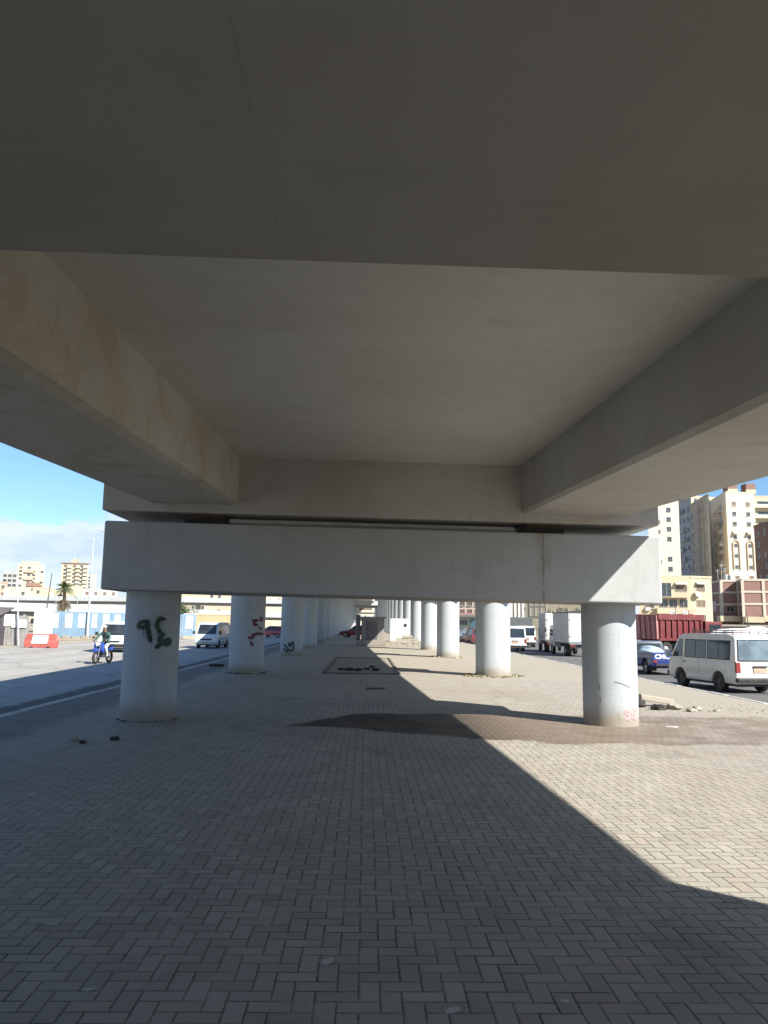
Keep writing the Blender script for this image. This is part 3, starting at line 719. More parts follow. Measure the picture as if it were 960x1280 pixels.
# oncoming on the left
van('white_van', 'pale blue-white van driving towards the viewer, just left of the red-scrawled column', 'van', (-11.75, 61, RZ), math.pi+R(-3), (.60, .65, .68), G_van, H=1.95, L=4.3, W=1.70, wind='grey')
van('white_van', 'white van half hidden by the black-graffiti column, behind the motorcyclist', 'van', (-16.1, 51.9, RZ), math.pi+R(5), (.70, .72, .71), G_van, H=1.93, L=4.4, W=1.72)
G_car = 'cars in the traffic'
car('parked_car', 'dark red car standing on the median beside the grey kiosk', 'car', (-.85, 93, .004), R(78), (.20, .02, .03), G_car, H=1.4)
car('parked_car', 'dark grey car with bright windscreen behind the third right column', 'car', (9.9, 80, RZ), R(12)+math.pi, (.10, .10, .12), G_car, H=1.5)
car('parked_car', 'maroon estate car next to the dark grey car on the right-hand road', 'car', (10.7, 76.0, RZ), R(8), (.16, .045, .06), G_car, H=1.75, suv=True)
car('parked_car', 'small red car far along the left-hand road, past the red-scrawled column', 'car', (-12.2, 104, RZ), R(62), (.38, .045, .07), G_car, H=1.5)
car('parked_car', 'red and white hatchback tucked behind the oncoming pale van', 'car', (-12.1, 70, RZ), R(75), (.42, .10, .11), G_car, H=1.75, suv=True, L=3.8)
box_truck('box_truck', 'white box truck with dark curved roof sheet, nearer of the two box trucks', (14.80, 55.5, RZ), R(0), 'white box trucks', curved=True, H=2.95)
box_truck('box_truck', 'white box truck with plain flat-topped body, farther of the two box trucks', (15.2, 62.6, RZ), R(-6), 'white box trucks', lining=1, H=3.0, W=2.0)

# grey goods truck body far behind the microbuses
t = thing('cargo_truck', 'grey tarpaulin-sided cargo truck standing behind the two white microbuses', 'truck', (17.75, 95, RZ), R(88))
MB().box(-1.15, 1.15, -2.6, 2.2, 1.1, 3.0).build('cargo_body', paint('grey_tarpaulin', (.11, .12, .12), .8, var=.4), t, bevel=.05)
MB().prism_x([(2.3, .6), (4.0, .6), (4.05, 1.3), (3.8, 2.3), (2.3, 2.35)], -1.1, 1.1).build('cab', paint('grey_cab', (.25, .27, .28), .5), t, bevel=.06)
MB().box(-.9, .9, -2.6, 3.9, .7, 1.05).build('chassis', m_black, t)
for yy in (-1.6, 3.1):
    for s in (-1, 1): wheel(t, s*.95, yy, .48, .3, s)

# blue pickup, tailgate towards the viewer
t = thing('pickup_truck', 'blue pickup truck with white lettering on its tailgate, ahead of the nearest white van', 'pickup', (13.15, 35.75, RZ), R(2)); t.scale = (.95, .92, .87)
bl = paint('pickup_blue', (.022, .05, .22), .35, var=.2, dirt=.12, coat=.3)
W, L = 1.66, 4.7; r = .34
low = lower_profile(-L/2, L/2, .42, .80, [-L/2+1.0, L/2-.85], r, front=[(L/2-.05, .42), (L/2, .6), (L/2-.08, .92), (L/2-1.2, 1.0), (.2, 1.0), (.18, .80)])
MB().prism_x(low, -W/2, W/2).build('body', bl, t, smooth=True, bevel=.025)
bed = MB()
for s in (-1, 1): bed.box(*sorted((s*(W/2-.05), s*(W/2))), -L/2+.05, .16, .78, 1.12)
bed.box(-W/2, W/2, .11, .16, .78, 1.12).build('cargo_bed', bl, t, bevel=.01)
gate = MB().box(-W/2, W/2, -L/2-.02, -L/2+.04, .66, 1.12).build('tailgate', bl, t, bevel=.012)
wl = paint('white_lettering', (.8, .82, .85), .5, var=.05)
def letters(parent, txt, size, loc, rot, mat, name='lettering'):
    cu = bpy.data.curves.new(name, 'FONT'); cu.body = txt; cu.size = size; cu.align_x = 'CENTER'; cu.align_y = 'CENTER'; cu.extrude = .002; cu.offset = .012
    tmp = bpy.data.objects.new('tmp', cu); COL.objects.link(tmp)
    dg = bpy.context.evaluated_depsgraph_get(); me = bpy.data.meshes.new_from_object(tmp.evaluated_get(dg)); bpy.data.objects.remove(tmp)
    me.materials.clear(); me.materials.append(mat)
    o = bpy.data.objects.new(name, me); COL.objects.link(o); o.parent = parent; o.location = loc; o.rotation_euler = rot; return o
letters(gate, 'CMC', .31, (-.40, -L/2-.026, .91), (R(90), 0, 0), wl)
tp = .12/.62; X = lambda z: W/2-.03-max(0, z-1.0)*tp
cab = MB().prism_x([(.18, .95), (1.3, .95), (.85, 1.58), (.62, 1.64), (.3, 1.64), (.2, 1.58)], -1, 1, taper=lambda x, z: math.copysign(X(z), x))
cab.build('cab', paint('pickup_roof', (.10, .12, .16), .4), t, smooth=True, bevel=.03)
for s in (-1, 1):
    MB().poly([(s*(X(z)+.006), y, z) for y, z in ((.3, 1.05), (1.12, 1.05), (.8, 1.52), (.32, 1.52))]).build('window', m_glass, t)
    MB().box(*sorted((s*(W/2-.2), s*(W/2-.02))), -L/2-.06, -L/2-.005, .62, .74).build('tail_lamp', m_tail, t)
    MB().box(*sorted((s*(W/2-.3), s*(W/2-.02))), -L/2+.35, -L/2+.38, .2, .5).build('mud_flap', m_black, t)
    for wy in (-L/2+1.0, L/2-.85): wheel(t, s*(W/2-.12), wy, r, .2, s)
MB().quad((-.62, .172, 1.08), (.62, .172, 1.08), (.56, .19, 1.5), (-.56, .19, 1.5)).build('rear_window', m_glass, t)
MB().box(-W/2+.1, W/2-.1, -L/2-.1, -L/2, .46, .56).build('rear_bumper', m_black, t, bevel=.01)
MB().box(-W/2+.15, W/2-.15, -L/2+.1, L/2-.2, .34, .5).build('chassis', m_black, t)
lg = bmesh.new(); bmesh.ops.create_icosphere(lg, subdivisions=3, radius=.5)
for v in lg.verts: v.co = Vector((v.co.x*1.25, v.co.y*1.5, v.co.z*.62)) * (1+.18*math.sin(v.co.x*9+v.co.y*5)*math.cos(v.co.z*8))
me = bpy.data.meshes.new('sack'); lg.to_mesh(me); lg.free()
for p in me.polygons: p.use_smooth = True
me.materials.append(paint('pale_blue_sack', (.40, .52, .60), .7, var=.3))
so_ = bpy.data.objects.new('sack', me); COL.objects.link(so_); so_.location = (12.8, 34.75, RZ+.98); so_.scale = (.8, .8, .8)
tag(so_, 'pale blue sack heaped in the bed of the blue pickup', 'sack')

# red dump truck crossing behind
t = thing('dump_truck', 'red tipper truck with ribbed steel dump bed behind the blue pickup', 'dump truck', (22.9, 57.5, RZ), R(-70))
rd = paint('dump_red', (.16, .022, .026), .55, var=.35, scale=1.5, dirt=.25); rp = paint('dump_pink', (.42, .20, .18), .7, var=.4, scale=2, dirt=.3)
MB().hexa([(-1.15,-2.3,1.15),(1.15,-2.3,1.15),(1.15,1.7,1.15),(-1.15,1.7,1.15),(-1.2,-2.4,2.95),(1.2,-2.4,2.95),(1.2,1.75,2.95),(-1.2,1.75,2.95)]).build('dump_bed', rd, t, bevel=.02)
rb = MB()
for s in (-1, 1):
    for i in range(8): yy = -2.2+i*.53; rb.hexa([(s*1.15,yy-.05,1.15),(s*1.25,yy-.05,1.15),(s*1.25,yy+.05,1.15),(s*1.15,yy+.05,1.15),(s*1.19,yy-.05,2.6),(s*1.29,yy-.05,2.6),(s*1.29,yy+.05,2.6),(s*1.19,yy+.05,2.6)])
    rb.box(*sorted((s*1.18, s*1.30)), -2.42, 1.76, 2.6, 3.0); rb.box(*sorted((s*1.12, s*1.24)), -2.35, 1.72, 1.1, 1.28)
rb.build('bed_rib', rd, t)
gt = MB().hexa([(-1.16,-2.48,1.2),(1.16,-2.48,1.2),(1.16,-2.32,1.2),(-1.16,-2.32,1.2),(-1.2,-2.56,2.9),(1.2,-2.56,2.9),(1.2,-2.42,2.9),(-1.2,-2.42,2.9)]).build('tailgate', rp, t)
gb = MB()
for i in range(5): xx = -1.08+i*.54; gb.hexa([(xx-.05,-2.52,1.2),(xx+.05,-2.52,1.2),(xx+.05,-2.48,1.2),(xx-.05,-2.48,1.2),(xx-.05,-2.60,2.9),(xx+.05,-2.60,2.9),(xx+.05,-2.55,2.9),(xx-.05,-2.55,2.9)])
gb.build('tailgate_rib', rd, gt)
MB().prism_x([(2.0, .6), (3.7, .6), (3.8, 1.2), (3.6, 2.5), (2.0, 2.55)], -1.15, 1.15).build('cab', rd, t, bevel=.06)
for s in (-1, 1): MB().poly([(s*1.156, y, z) for y, z in ((2.35, 1.5), (3.6, 1.5), (3.45, 2.3), (2.35, 2.3))]).build('window', m_glass, t)
MB().box(-.9, .9, -2.2, 3.6, .7, 1.12).build('chassis', m_black, t)
for yy in (-1.6, -.45, 2.8):
    for s in (-1, 1): wheel(t, s*.98, yy, .5, .32, s)

# white awning-like load cover seen above the nearest van: a truck load with a blue corner
t = thing('loaded_truck', 'flatbed truck piled with a white tarpaulin, behind the nearest white van', 'truck', (27.5, 54, RZ), R(-72))
tb = bmesh.new(); bmesh.ops.create_grid(tb, x_segments=14, y_segments=26, size=1)
for v in tb.verts:
    x, y = v.co.x, v.co.y; hgt = 1.0*(1-abs(x)**3)*(1-abs(y)**5) + .14*math.sin(5*x+3*y)+.1*math.cos(7*y-2*x)
    v.co = Vector((x*1.15, y*3.2-.6, 1.47+max(-.1, hgt*.62)))
me = bpy.data.meshes.new('tarpaulin'); tb.to_mesh(me); tb.free(); me.materials.append(paint('white_tarpaulin', (.74, .74, .73), .6, var=.15))
for p in me.polygons: p.use_smooth = True
o = bpy.data.objects.new('tarpaulin', me); COL.objects.link(o); o.parent = t
MB().box(-1.15, 1.15, -3.8, 2.6, 1.1, 1.5).build('flatbed', paint('bed_grey', (.3, .3, .3), .6, dirt=.3), t)
MB().prism_x([(2.8, .6), (4.4, .6), (4.5, 1.2), (4.3, 2.3), (2.8, 2.35)], -1.1, 1.1).build('cab', paint('truck_cab_white', (.7, .71, .7), .4), t, bevel=.06)
for yy in (-2.8, -1.7, 3.6):
    for s in (-1, 1): wheel(t, s*.95, yy, .48, .3, s)
MB().box(-.9, .9, -3.6, 4.2, .7, 1.08).build('chassis', m_black, t)

# ------------------------------------------------------------------ motorcycle and rider (left road, coming towards the viewer)
bx, by_ = spot(124, 830); ang = math.atan2(.52, -1.0)            # heading
head = math.atan2(-(-.42), -1.0)
M = thing('motorcycle', 'blue motorcycle ridden along the left-hand road towards the viewer', 'motorcycle', (bx, by_+.45, RZ), math.pi-R(9))
blu = paint('motorcycle_blue', (.03, .08, .42), .3, var=.15, coat=.3)
for wy, rr_ in ((.66, .30), (-.62, .30)):
    tb = MB(); n = 28
    vs = []; fs = []; prof = [(-.05, .22), (-.055, .27), (0, .30), (.055, .27), (.05, .22)]
    for k in range(n):
        a = 2*math.pi*k/n; vs += [(px, q*math.cos(a), q*math.sin(a)) for px, q in prof]
    for k in range(n):
        for i in range(4): fs.append((k*5+i, k*5+i+1, ((k+1) % n)*5+i+1, ((k+1) % n)*5+i))
    wo = tb.add(vs, fs).build('wheel', m_tyre, M, smooth=True, loc=(0, wy, .30))
    sp = MB()
    for k in range(10): a = math.pi*2*k/10; sp.tube([(0, 0, 0), (0, .23*math.cos(a), .23*math.sin(a))], .008, 4)
    sp.tube([(-.06, 0, 0), (.06, 0, 0)], .05, 10); sp.build('spokes', m_chrome, wo)
f = MB()
for s in (-1, 1): f.tube([(s*.09, .66, .30), (s*.09, .52, .70), (s*.08, .44, .98)], .022, 8)
f.build('front_fork', m_chrome, M, smooth=True)
MB().tube([(-.36, .36, 1.06), (-.2, .44, 1.02), (0, .46, 1.0), (.2, .44, 1.02), (.36, .36, 1.06)], .015, 8).build('handlebar', m_black, M, smooth=True)
for s in (-1, 1): MB().box(-.06, .06, -.01, .01, -.04, .04).build('mirror', m_black, M, bevel=.006, loc=(s*.30, .42, 1.22)); 
MB().tube([(-.30, .42, 1.2), (-.24, .43, 1.04)], .007, 5).tube([(.30, .42, 1.2), (.24, .43, 1.04)], .007, 5).build('mirror_stem', m_black, M)
MB().tube([(0, .50, .92), (0, .58, .92)], [.085, .10], 14).build('headlight', m_head, M, smooth=True)
MB().prism_x([(-.12, .72), (.38, .70), (.42, .82), (.30, .98), (.0, .96), (-.12, .84)], -.13, .13).build('fuel_tank', blu, M, smooth=True, bevel=.05)
MB().prism_x([(-.78, .80), (-.1, .72), (-.08, .83), (-.45, .86), (-.80, .90)], -.13, .13).build('seat', m_black, M, smooth=True, bevel=.03)
MB().prism_x([(-.25, .30), (.28, .30), (.34, .55), (.2, .70), (-.22, .68)], -.14, .14).build('engine', paint('engine_grey', (.12, .12, .13), .5, .5), M, bevel=.03)
MB().prism_x([(.46, .62), (.88, .56), (.90, .60), (.60, .70), (.46, .68)], -.07, .07).build('front_mudguard', blu, M, smooth=True, bevel=.02)
MB().prism_x([(-.85, .60), (-.45, .62), (-.45, .74), (-.85, .80)], -.09, .09).build('rear_mudguard', blu, M, smooth=True, bevel=.02)
for s in (-1, 1): MB().prism_x([(.30, .45), (.52, .60), (.50, .98), (.34, .90)], *sorted((s*.12, s*.22))).build('fairing', blu, M, smooth=True, bevel=.02)
MB().tube([(.16, .2, .32), (.18, -.3, .30), (.2, -.8, .42)], [.03, .04, .05], 8).build('exhaust_pipe', m_chrome, M, smooth=True)
MB().tube([(0, .3, .42), (0, -.62, .30)], .03, 6).tube([(0, .42, .95), (0, -.1, .5)], .03, 6).build('frame', m_black, M)

def person(name, label, loc, rz, joints, edges, mats, faceup=None):
    me = bpy.data.meshes.new(name); me.from_pydata([j[0] for j in joints], edges, [])
    o = bpy.data.objects.new(name, me); COL.objects.link(o)
    bpy.context.view_layer.objects.active = o
    sk = o.modifiers.new('skin', 'SKIN'); sk.use_smooth_shade = True
    for i, (co, rd_) in enumerate(joints):
        v = me.skin_vertices[0].data[i]; v.radius = rd_ if isinstance(rd_, tuple) else (rd_, rd_); v.use_root = (i == 0)
    sb = o.modifiers.new('subd', 'SUBSURF'); sb.levels = 2; sb.render_levels = 2
    dg = bpy.context.evaluated_depsgraph_get(); m2 = bpy.data.meshes.new_from_object(o.evaluated_get(dg))
    o.modifiers.clear(); o.data = m2
    m2.materials.clear()
    for q in mats[0]: m2.materials.append(q)
    for p in m2.polygons: p.use_smooth = True; p.material_index = mats[1](p.center)
    o.location = loc; o.rotation_euler = (0, 0, rz); tag(o, label, 'person'); return o
J = [((0,-.22,.92),(.16,.13)), ((0,-.20,1.10),(.15,.11)), ((0,-.12,1.34),(.18,.12)), ((0,-.08,1.44),(.10,.09)), ((0,-.06,1.52),(.055,.055)), ((0,-.03,1.60),(.085,.095)), ((0,-.03,1.70),(.085,.10)), ((0,-.04,1.76),(.06,.07)),
     ((-.19,-.08,1.40),(.075,.075)), ((-.33,.06,1.18),(.055,.055)), ((-.31,.32,1.09),(.04,.04)), ((-.30,.40,1.08),(.035,.045)),
     ((.19,-.08,1.40),(.075,.075)), ((.33,.06,1.18),(.055,.055)), ((.31,.32,1.09),(.04,.04)), ((.30,.40,1.08),(.035,.045)),
     ((-.12,-.16,.90),(.11,.11)), ((-.24,.24,.76),(.08,.08)), ((-.22,.02,.36),(.055,.055)), ((-.22,.16,.29),(.045,.04)),
     ((.12,-.16,.90),(.11,.11)), ((.24,.24,.76),(.08,.08)), ((.22,.02,.36),(.055,.055)), ((.22,.16,.29),(.045,.04))]
E_ = [(0,1),(1,2),(2,3),(3,4),(4,5),(5,6),(6,7),(2,8),(8,9),(9,10),(10,11),(2,12),(12,13),(13,14),(14,15),(0,16),(16,17),(17,18),(18,19),(0,20),(20,21),(21,22),(22,23)]
skin = paint('skin', (.30, .17, .11), .6, var=.1); jack = paint('green_jacket', (.045, .115, .09), .8, var=.3, scale=8); trou = paint('pale_trousers', (.58, .60, .58), .8, var=.2, scale=8); vest = paint('dark_shirt', (.02, .03, .04), .8)
def pmat(c):
    if c.z > 1.49: return 0
    if c.y > .33 and c.z > 1.0: return 0
    if c.z < .36: return 3
    if c.z < .93: return 2
    if abs(c.x) < .09 and c.y > -.06 and c.z > 1.1: return 3
    return 1
P_ = person('person', 'motorcyclist in a green jacket, pale trousers and grey cap riding the blue motorcycle', M.location, M.rotation_euler[2], J, E_, ([skin, jack, trou, vest], pmat))
hp = MB(); vs = []; fs = []; n = 16
for i in range(7):
    a = math.pi/2*i/6
    for k in range(n):
        b = 2*math.pi*k/n; vs.append((.105*math.cos(a)*math.cos(b), -.035+.125*math.cos(a)*math.sin(b), 1.685+.11*math.sin(a)))
for i in range(6):
    for k in range(n): fs.append((i*n+k, i*n+(k+1) % n, (i+1)*n+(k+1) % n, (i+1)*n+k))
hp.add(vs, fs); hp.box(-.07, .07, .05, .15, 1.672, 1.692).build('cap', paint('grey_cap', (.42, .40, .38), .8), P_, smooth=True)
fc = MB()
for s in (-1, 1): fc.box(*sorted((s*.022, s*.05)), .055, .068, 1.638, 1.655)
fc.box(-.028, .028, .055, .068, 1.575, 1.585); fc.build('face_features', m_black, P_)
MB().prism_x([(.05, 1.655), (.085, 1.61), (.05, 1.605)], -.016, .016).build('nose', skin, P_)
# ------------------------------------------------------------------ things on the median
kio = thing('kiosk', 'small dark grey concrete kiosk on a rubble base in the middle of the median', 'kiosk', (.62, 60.6, 0), R(4))
m_k = concrete('dark_kiosk_concrete', (.25, .245, .24), stain=.4, streak=.4)
MB().prism_z([(-.82,-.7),(.82,-.7),(.82,.9),(-.82,.9)], .42, 2.05).build('wall', m_k, kio, bevel=.02)
MB().box(-.98, .98, -.86, 1.05, 2.05, 2.2).build('roof', m_k, kio, bevel=.03)
MB().box(-.6, .3, -.73, -.70, .5, 1.85).build('door', paint('dull_steel_door', (.13, .13, .14), .6, .3, var=.3), kio)
MB().prism_z([(-1.35,-1.0),(.95,-1.05),(1.0,1.1),(-1.2,1.1)], 0, .42).build('plinth', m_k, kio, bevel=.05)
MB().box(-1.28, -.95, .1, .45, .42, 2.35).build('corner_post', m_k, kio, bevel=.02)
def rock(name, loc, r, mat, seed, flat=.6, parent=None, label=None, cat=None, group=None):
    rnd = random.Random(seed); bm = bmesh.new(); bmesh.ops.create_icosphere(bm, subdivisions=2, radius=r)
    ph = [rnd.uniform(0, 6) for _ in range(6)]
    for v in bm.verts:
        c = v.co/r; d = 1+.22*math.sin(4*c.x+ph[0])*math.cos(3*c.y+ph[1])+.18*math.sin(5*c.z+ph[2]+3*c.x)+rnd.uniform(-.07, .07)
        v.co = Vector((v.co.x*d, v.co.y*d*(.7+.3*math.sin(ph[3])**2), v.co.z*d*flat))
    me = bpy.data.meshes.new(name); bm.to_mesh(me); bm.free(); me.materials.append(mat)
    o = bpy.data.objects.new(name, me); COL.objects.link(o); o.location = loc; o.rotation_euler = (0, 0, rnd.uniform(0, 6))
    if parent: o.parent = parent
    return tag(o, label, cat, group)
m_rubble = concrete('broken_concrete', (.35, .32, .265), stain=.4, streak=0)
m_dark = paint('dark_rubble', (.05, .045, .04), .9, var=.5, scale=8)
# low block wall in the sun right of the kiosk
bw = MB(); rnd = random.Random(3)
for row in range(4):
    for i in range(8-row*2):
        x = 1.55 + row*.42 + i*.42 + rnd.uniform(-.02, .02)
        bw.box(x, x+.40, 58.9+rnd.uniform(-.04,.04), 59.15, row*.21, row*.21+.2)
tag(bw.build('block_wall', m_rubble, bevel=.02), 'low broken wall of pale stone blocks stepping up beside the grey kiosk', 'wall')
wb = MB().box(2.35, 4.3, 72.2, 72.9, 0, 2.15); o = tag(wb.build('rendered_wall', paint('white_render', (.66, .66, .63), .8, var=.25, scale=1.5), bevel=.03), 'plain white rendered wall block behind the broken stone wall', 'wall')
MB().tube([(3.75, 72.17, 1.55), (3.75, 72.22, 1.55)], .16, 14).build('vent_hole', m_dark, o)
# sunken tree pit with a kerb frame and scraps in it
m_pitk = concrete('dirty_pit_kerb', (.13, .125, .11), stain=.4, streak=0)
pf = thing('tree_pit', 'empty rectangular tree pit framed by low kerbs between the column rows', 'tree pit', (0, 30, 0))
for a in ((-1.4,1.25,-3.45,-3.34),(-1.4,1.25,8.2,8.3),(-1.4,-1.3,-3.34,8.2),(1.15,1.25,-3.34,8.2)): MB().box(a[0],a[1],a[2],a[3],-.02,.045).build('kerb', m_pitk, pf, bevel=.015)
MB().quad((-1.3,-3.34,.006),(1.15,-3.34,.006),(1.15,8.2,.006),(-1.3,8.2,.006)).build('soil', earth_mat('pit_soil', (.30,.27,.22), (.36,.33,.27)), pf, fixn=False)
for i, (x, yy, s) in enumerate(((-.55,28.4,.20),(-.2,28.2,.16),(.1,28.7,.13),(.42,28.3,.20),(-.85,28.5,.12),(.30,30.2,.12))):
    rock('soil_clod', (x, yy, .06), s, m_dark, 40+i, .32, label='dark clod of soil lying in the kerbed tree pit', cat='clod', group='dark clods in the tree pit')
g_ = MB().box(.05, .55, 20.55, 20.9, .003, .028); 
for i in range(6): g_.box(.08+i*.075, .11+i*.075, 20.58, 20.87, .028, .034)
tag(g_.build('drain_cover', paint('cast_iron', (.13, .125, .115), .7, .1), bevel=.003), 'small dark iron drain cover set in the shaded paving beyond the wet patch', 'drain cover')
# loose pieces on the paving
for (px, py, s, lab) in ((93, 926, .085, 'pale broken paver chip lying left of the graffiti column, with a dark chip in front'), (103, 929, .06, 'dark chip just right of the pale chip near the graffiti column'), (143, 925, .075, 'square dark paver piece lying in front of the graffiti column')):
    p = ground(px, py); rock('paver_chip', (p.x, p.y, s*.28), s*.9, m_dark if 'dark' in lab[:12] else m_rubble, int(px), .5, label=lab, cat='paver chip')
p = ground(271, 833); tag(MB().box(-.28, .26, -.09, .08, 0, .09).build('concrete_offcut', m_dark, bevel=.02, loc=(p.x, p.y, 0)), 'dark oblong offcut by the kerb left of the red-scrawled column', 'offcut')
m_lit = paint('pale_litter', (.50, .48, .44), .7)
for i, (px, py, sx, wh) in enumerate(((410,1203,.05,'white torn scrap in the shade low down, left of centre'),(110,1238,.03,'tiny pale scrap near the bottom left corner'),(65,1156,.035,'speckled scrap on the left of the shaded paving'),
        (333,1158,.02,'tiny pale speck on the shaded paving, nearer the middle'),(555,1098,.018,'lone pale speck right of centre in the shade'),(706,1253,.03,'pale twig-like scrap at the lower right in shade'),(566,1265,.05,'long pale sliver at the bottom, just right of centre'),(745,900,.0,'') ,(840,909,.16,'flat pale cardboard scrap lying on the wet paving right of the sunlit column'))):
    if not wh: continue
    p = ground(px, py); sx *= .62; a = random.uniform(0, 3); mb = MB(); n = 7
    rim = [(sx*(1+.4*random.uniform(-1, 1))*math.cos(2*math.pi*k/n)*1.3, sx*.6*(1+.4*random.uniform(-1, 1))*math.sin(2*math.pi*k/n)) for k in range(n)]
    mb.prism_z(rim, .002, .007+sx*.06); tag(mb.build('litter_scrap', m_lit, loc=(p.x, p.y, 0)), wh, 'litter').rotation_euler = (0, 0, a)
# broken kerb heap right of the sunlit column
for i, (x, yy, s, f, mt) in enumerate(((5.95,16.9,.20,.75,m_dark),(6.15,16.4,.22,.6,m_dark),(6.55,16.55,.24,.5,m_rubble),(6.95,16.35,.20,.45,m_rubble),(6.75,16.15,.18,.45,m_rubble),(7.3,16.2,.10,.45,m_rubble))):
    rock('concrete_lump', (x, yy, s*f*.36), s*.66, mt, 70+i, f, label='lump of broken concrete in the little heap right of the sunlit column', cat='rubble lump', group='heap of broken concrete lumps')
tag(MB().hexa([(6.0,16.95,.14),(6.8,17.12,.02),(6.8,17.3,.02),(6.0,17.13,.14),(6.0,16.95,.27),(6.8,17.12,.15),(6.8,17.3,.15),(6.0,17.13,.27)]).build('kerb_stone', m_rubble, bevel=.025), 'loose kerb stone lying across the broken concrete heap', 'kerb stone')
# dry leaves and crumbs round the second right column and the left one: uncountable
def crumbs(name, cx, cyy, r0, r1, n, mats, smax, flat=False):
    mb = MB(); rnd = random.Random(n)
    for i in range(n):
        a = rnd.uniform(0, 2*math.pi); r = r0 + abs(rnd.gauss(0, 1))*(r1-r0); x, y = cx+r*math.cos(a), cyy+r*math.sin(a); s = rnd.uniform(.3, 1)*smax
        mb.cur = rnd.randrange(len(mats)); b = rnd.uniform(0, 3); c, d = math.cos(b)*s, math.sin(b)*s; h = s*(.25 if flat else .8)
        mb.add([(x-c, y-d, .002), (x+d, y-c, .002), (x+c, y+d, .002), (x-d, y+c, .002), (x+rnd.uniform(-.3,.3)*s, y+rnd.uniform(-.3,.3)*s, h)], [(3,2,1,0),(0,1,4),(1,2,4),(2,3,4),(3,0,4)])
    o = mb.build(name, mats); o['kind'] = 'stuff'; return o
leaf = [paint('dry_leaf', (.26, .17, .08), .9, var=.4, scale=9), paint('stone_crumb', (.42, .38, .30), .9), paint('dark_crumb', (.08, .07, .05), .9), paint('green_weed', (.10, .14, .05), .8)]
crumbs('dry_leaves', 4.36, 26.5, .6, .80, 330, leaf, .075)
crumbs('dry_leaves', 4.36, 40.8, .6, .78, 160, leaf, .09)
crumbs('debris', -3.96, 26.5, .575, .615, 150, [leaf[2], leaf[1], m_dark], .07)
crumbs('debris', -3.78, 14.0, .465, .485, 90, [leaf[2], m_dark], .03)
crumbs('gravel', 7.9, 16.6, .1, 1.3, 220, leaf[1:3], .022)

# ------------------------------------------------------------------ left: hoarding, sheds, barrier
def gz(px, py, Y): return at(px, py, Y)
b_ = thing('plastic_barrier', 'red plastic traffic barrier with white panel at the edge of the left-hand road', 'barrier', (-22.95, 56.2, RZ), R(-8))
red_pl = paint('faded_red_plastic', (.50, .125, .10), .55, var=.25, scale=2)
MB().prism_x([(-.28, 0), (.28, 0), (.24, .35), (.13, .55), (.12, .98), (-.12, .98), (-.13, .55), (-.24, .35)], -1.1, 1.1, taper=lambda x, z: x*(1.0 if z < .1 else .98 if z > .9 else 1.1)).build('body', red_pl, b_, bevel=.04)
MB().hexa([(-.62,-.29,.30),(.55,-.29,.30),(.55,-.15,.30),(-.62,-.15,.30),(-.56,-.17,.90),(.58,-.17,.90),(.58,-.10,.90),(-.56,-.10,.90)]).build('panel', paint('white_panel', (.74, .72, .68), .6, var=.25, scale=6), b_)
for x in (-.7, .55): MB().box(x, x+.25, -.305, -.2, 0, .09).build('foot_slot', m_black, b_)

H0, H1, H2 = Vector((-29.6, 73.5, 0)), Vector((-25.6, 83.0, 0)), Vector((-18.6, 86.5, 0))
hb = thing('hoarding', 'blue site hoarding of sheet panels bearing white posters, along the left-hand road', 'hoarding', (H0.x, H0.y, RZ))
m_hb = paint('hoarding_blue', (.20, .31, .42), .6, var=.35, scale=.8, dirt=.3); m_poster = paint('poster_paper', (.62, .70, .76), .7, var=.35, scale=3); m_ink = paint('poster_ink', (.18, .26, .36), .7)
rnd = random.Random(11)
def along(P, Q, nseg, zlo, zhi, first):
    d = (Q-P); L = d.length; u = d/L; nrm = Vector((u.y, -u.x, 0))
    for i in range(nseg):
        a = P + u*(L*i/nseg+.02) - H0; c = P + u*(L*(i+1)/nseg-.02) - H0
        q = lambda p, off, z: (p.x+nrm.x*off, p.y+nrm.y*off, z)
        pn = MB().hexa([q(a,0,zlo), q(c,0,zlo), q(c,-.05,zlo), q(a,-.05,zlo), q(a,0,zhi), q(c,0,zhi), q(c,-.05,zhi), q(a,-.05,zhi)])
        pobj = pn.build('panel', m_hb, hb)
        rb = MB()
        for k in range(1, 7): p = a+(c-a)*(k/7); rb.tube([q(p,.012,zlo+.03), q(p,.012,zhi-.03)], .02, 4)
        rb.build('corrugation', m_hb, pobj)
        w0, w1 = (.25, .78) if i % 3 else (.32, .74)
        a2, c2 = a+(c-a)*w0, a+(c-a)*w1; z0, z1 = zlo+.85+rnd.uniform(-.05,.05), zhi-.18
        po = MB().hexa([q(a2,.06,z0), q(c2,.06,z0), q(c2,.04,z0), q(a2,.04,z0), q(a2,.06,z1), q(c2,.06,z1), q(c2,.04,z1), q(a2,.04,z1)]).build('poster', m_poster, pobj)
        ink = MB()
        for k in range(5):
            zz = z1-.2-k*.22; x0, x1 = sorted((rnd.uniform(.1,.9), rnd.uniform(.1,.9))); e0, e1 = a2+(c2-a2)*x0, a2+(c2-a2)*x1
            ink.quad(q(e0,.064,zz), q(e1,.064,zz), q(e1,.064,zz+.1), q(e0,.064,zz+.1))
        ink.build('print', m_ink, po, fixn=False)
along(H0, H1, 6, .35, 2.75, True); along(H1, H2, 5, .35, 2.75, False)
for i in range(9):
    p = (H0+(H1-H0)*(i/8))-H0; MB().box(p.x-.45, p.x+.42, p.y-.55, p.y-.25, 0, .38+.05*(i % 3)).build('base_block', m_rubble, hb, bevel=.03)
ow = thing('orange_wall', 'orange-yellow painted boundary wall behind the oncoming pale van', 'wall', (-21.2, 92, RZ), R(3))
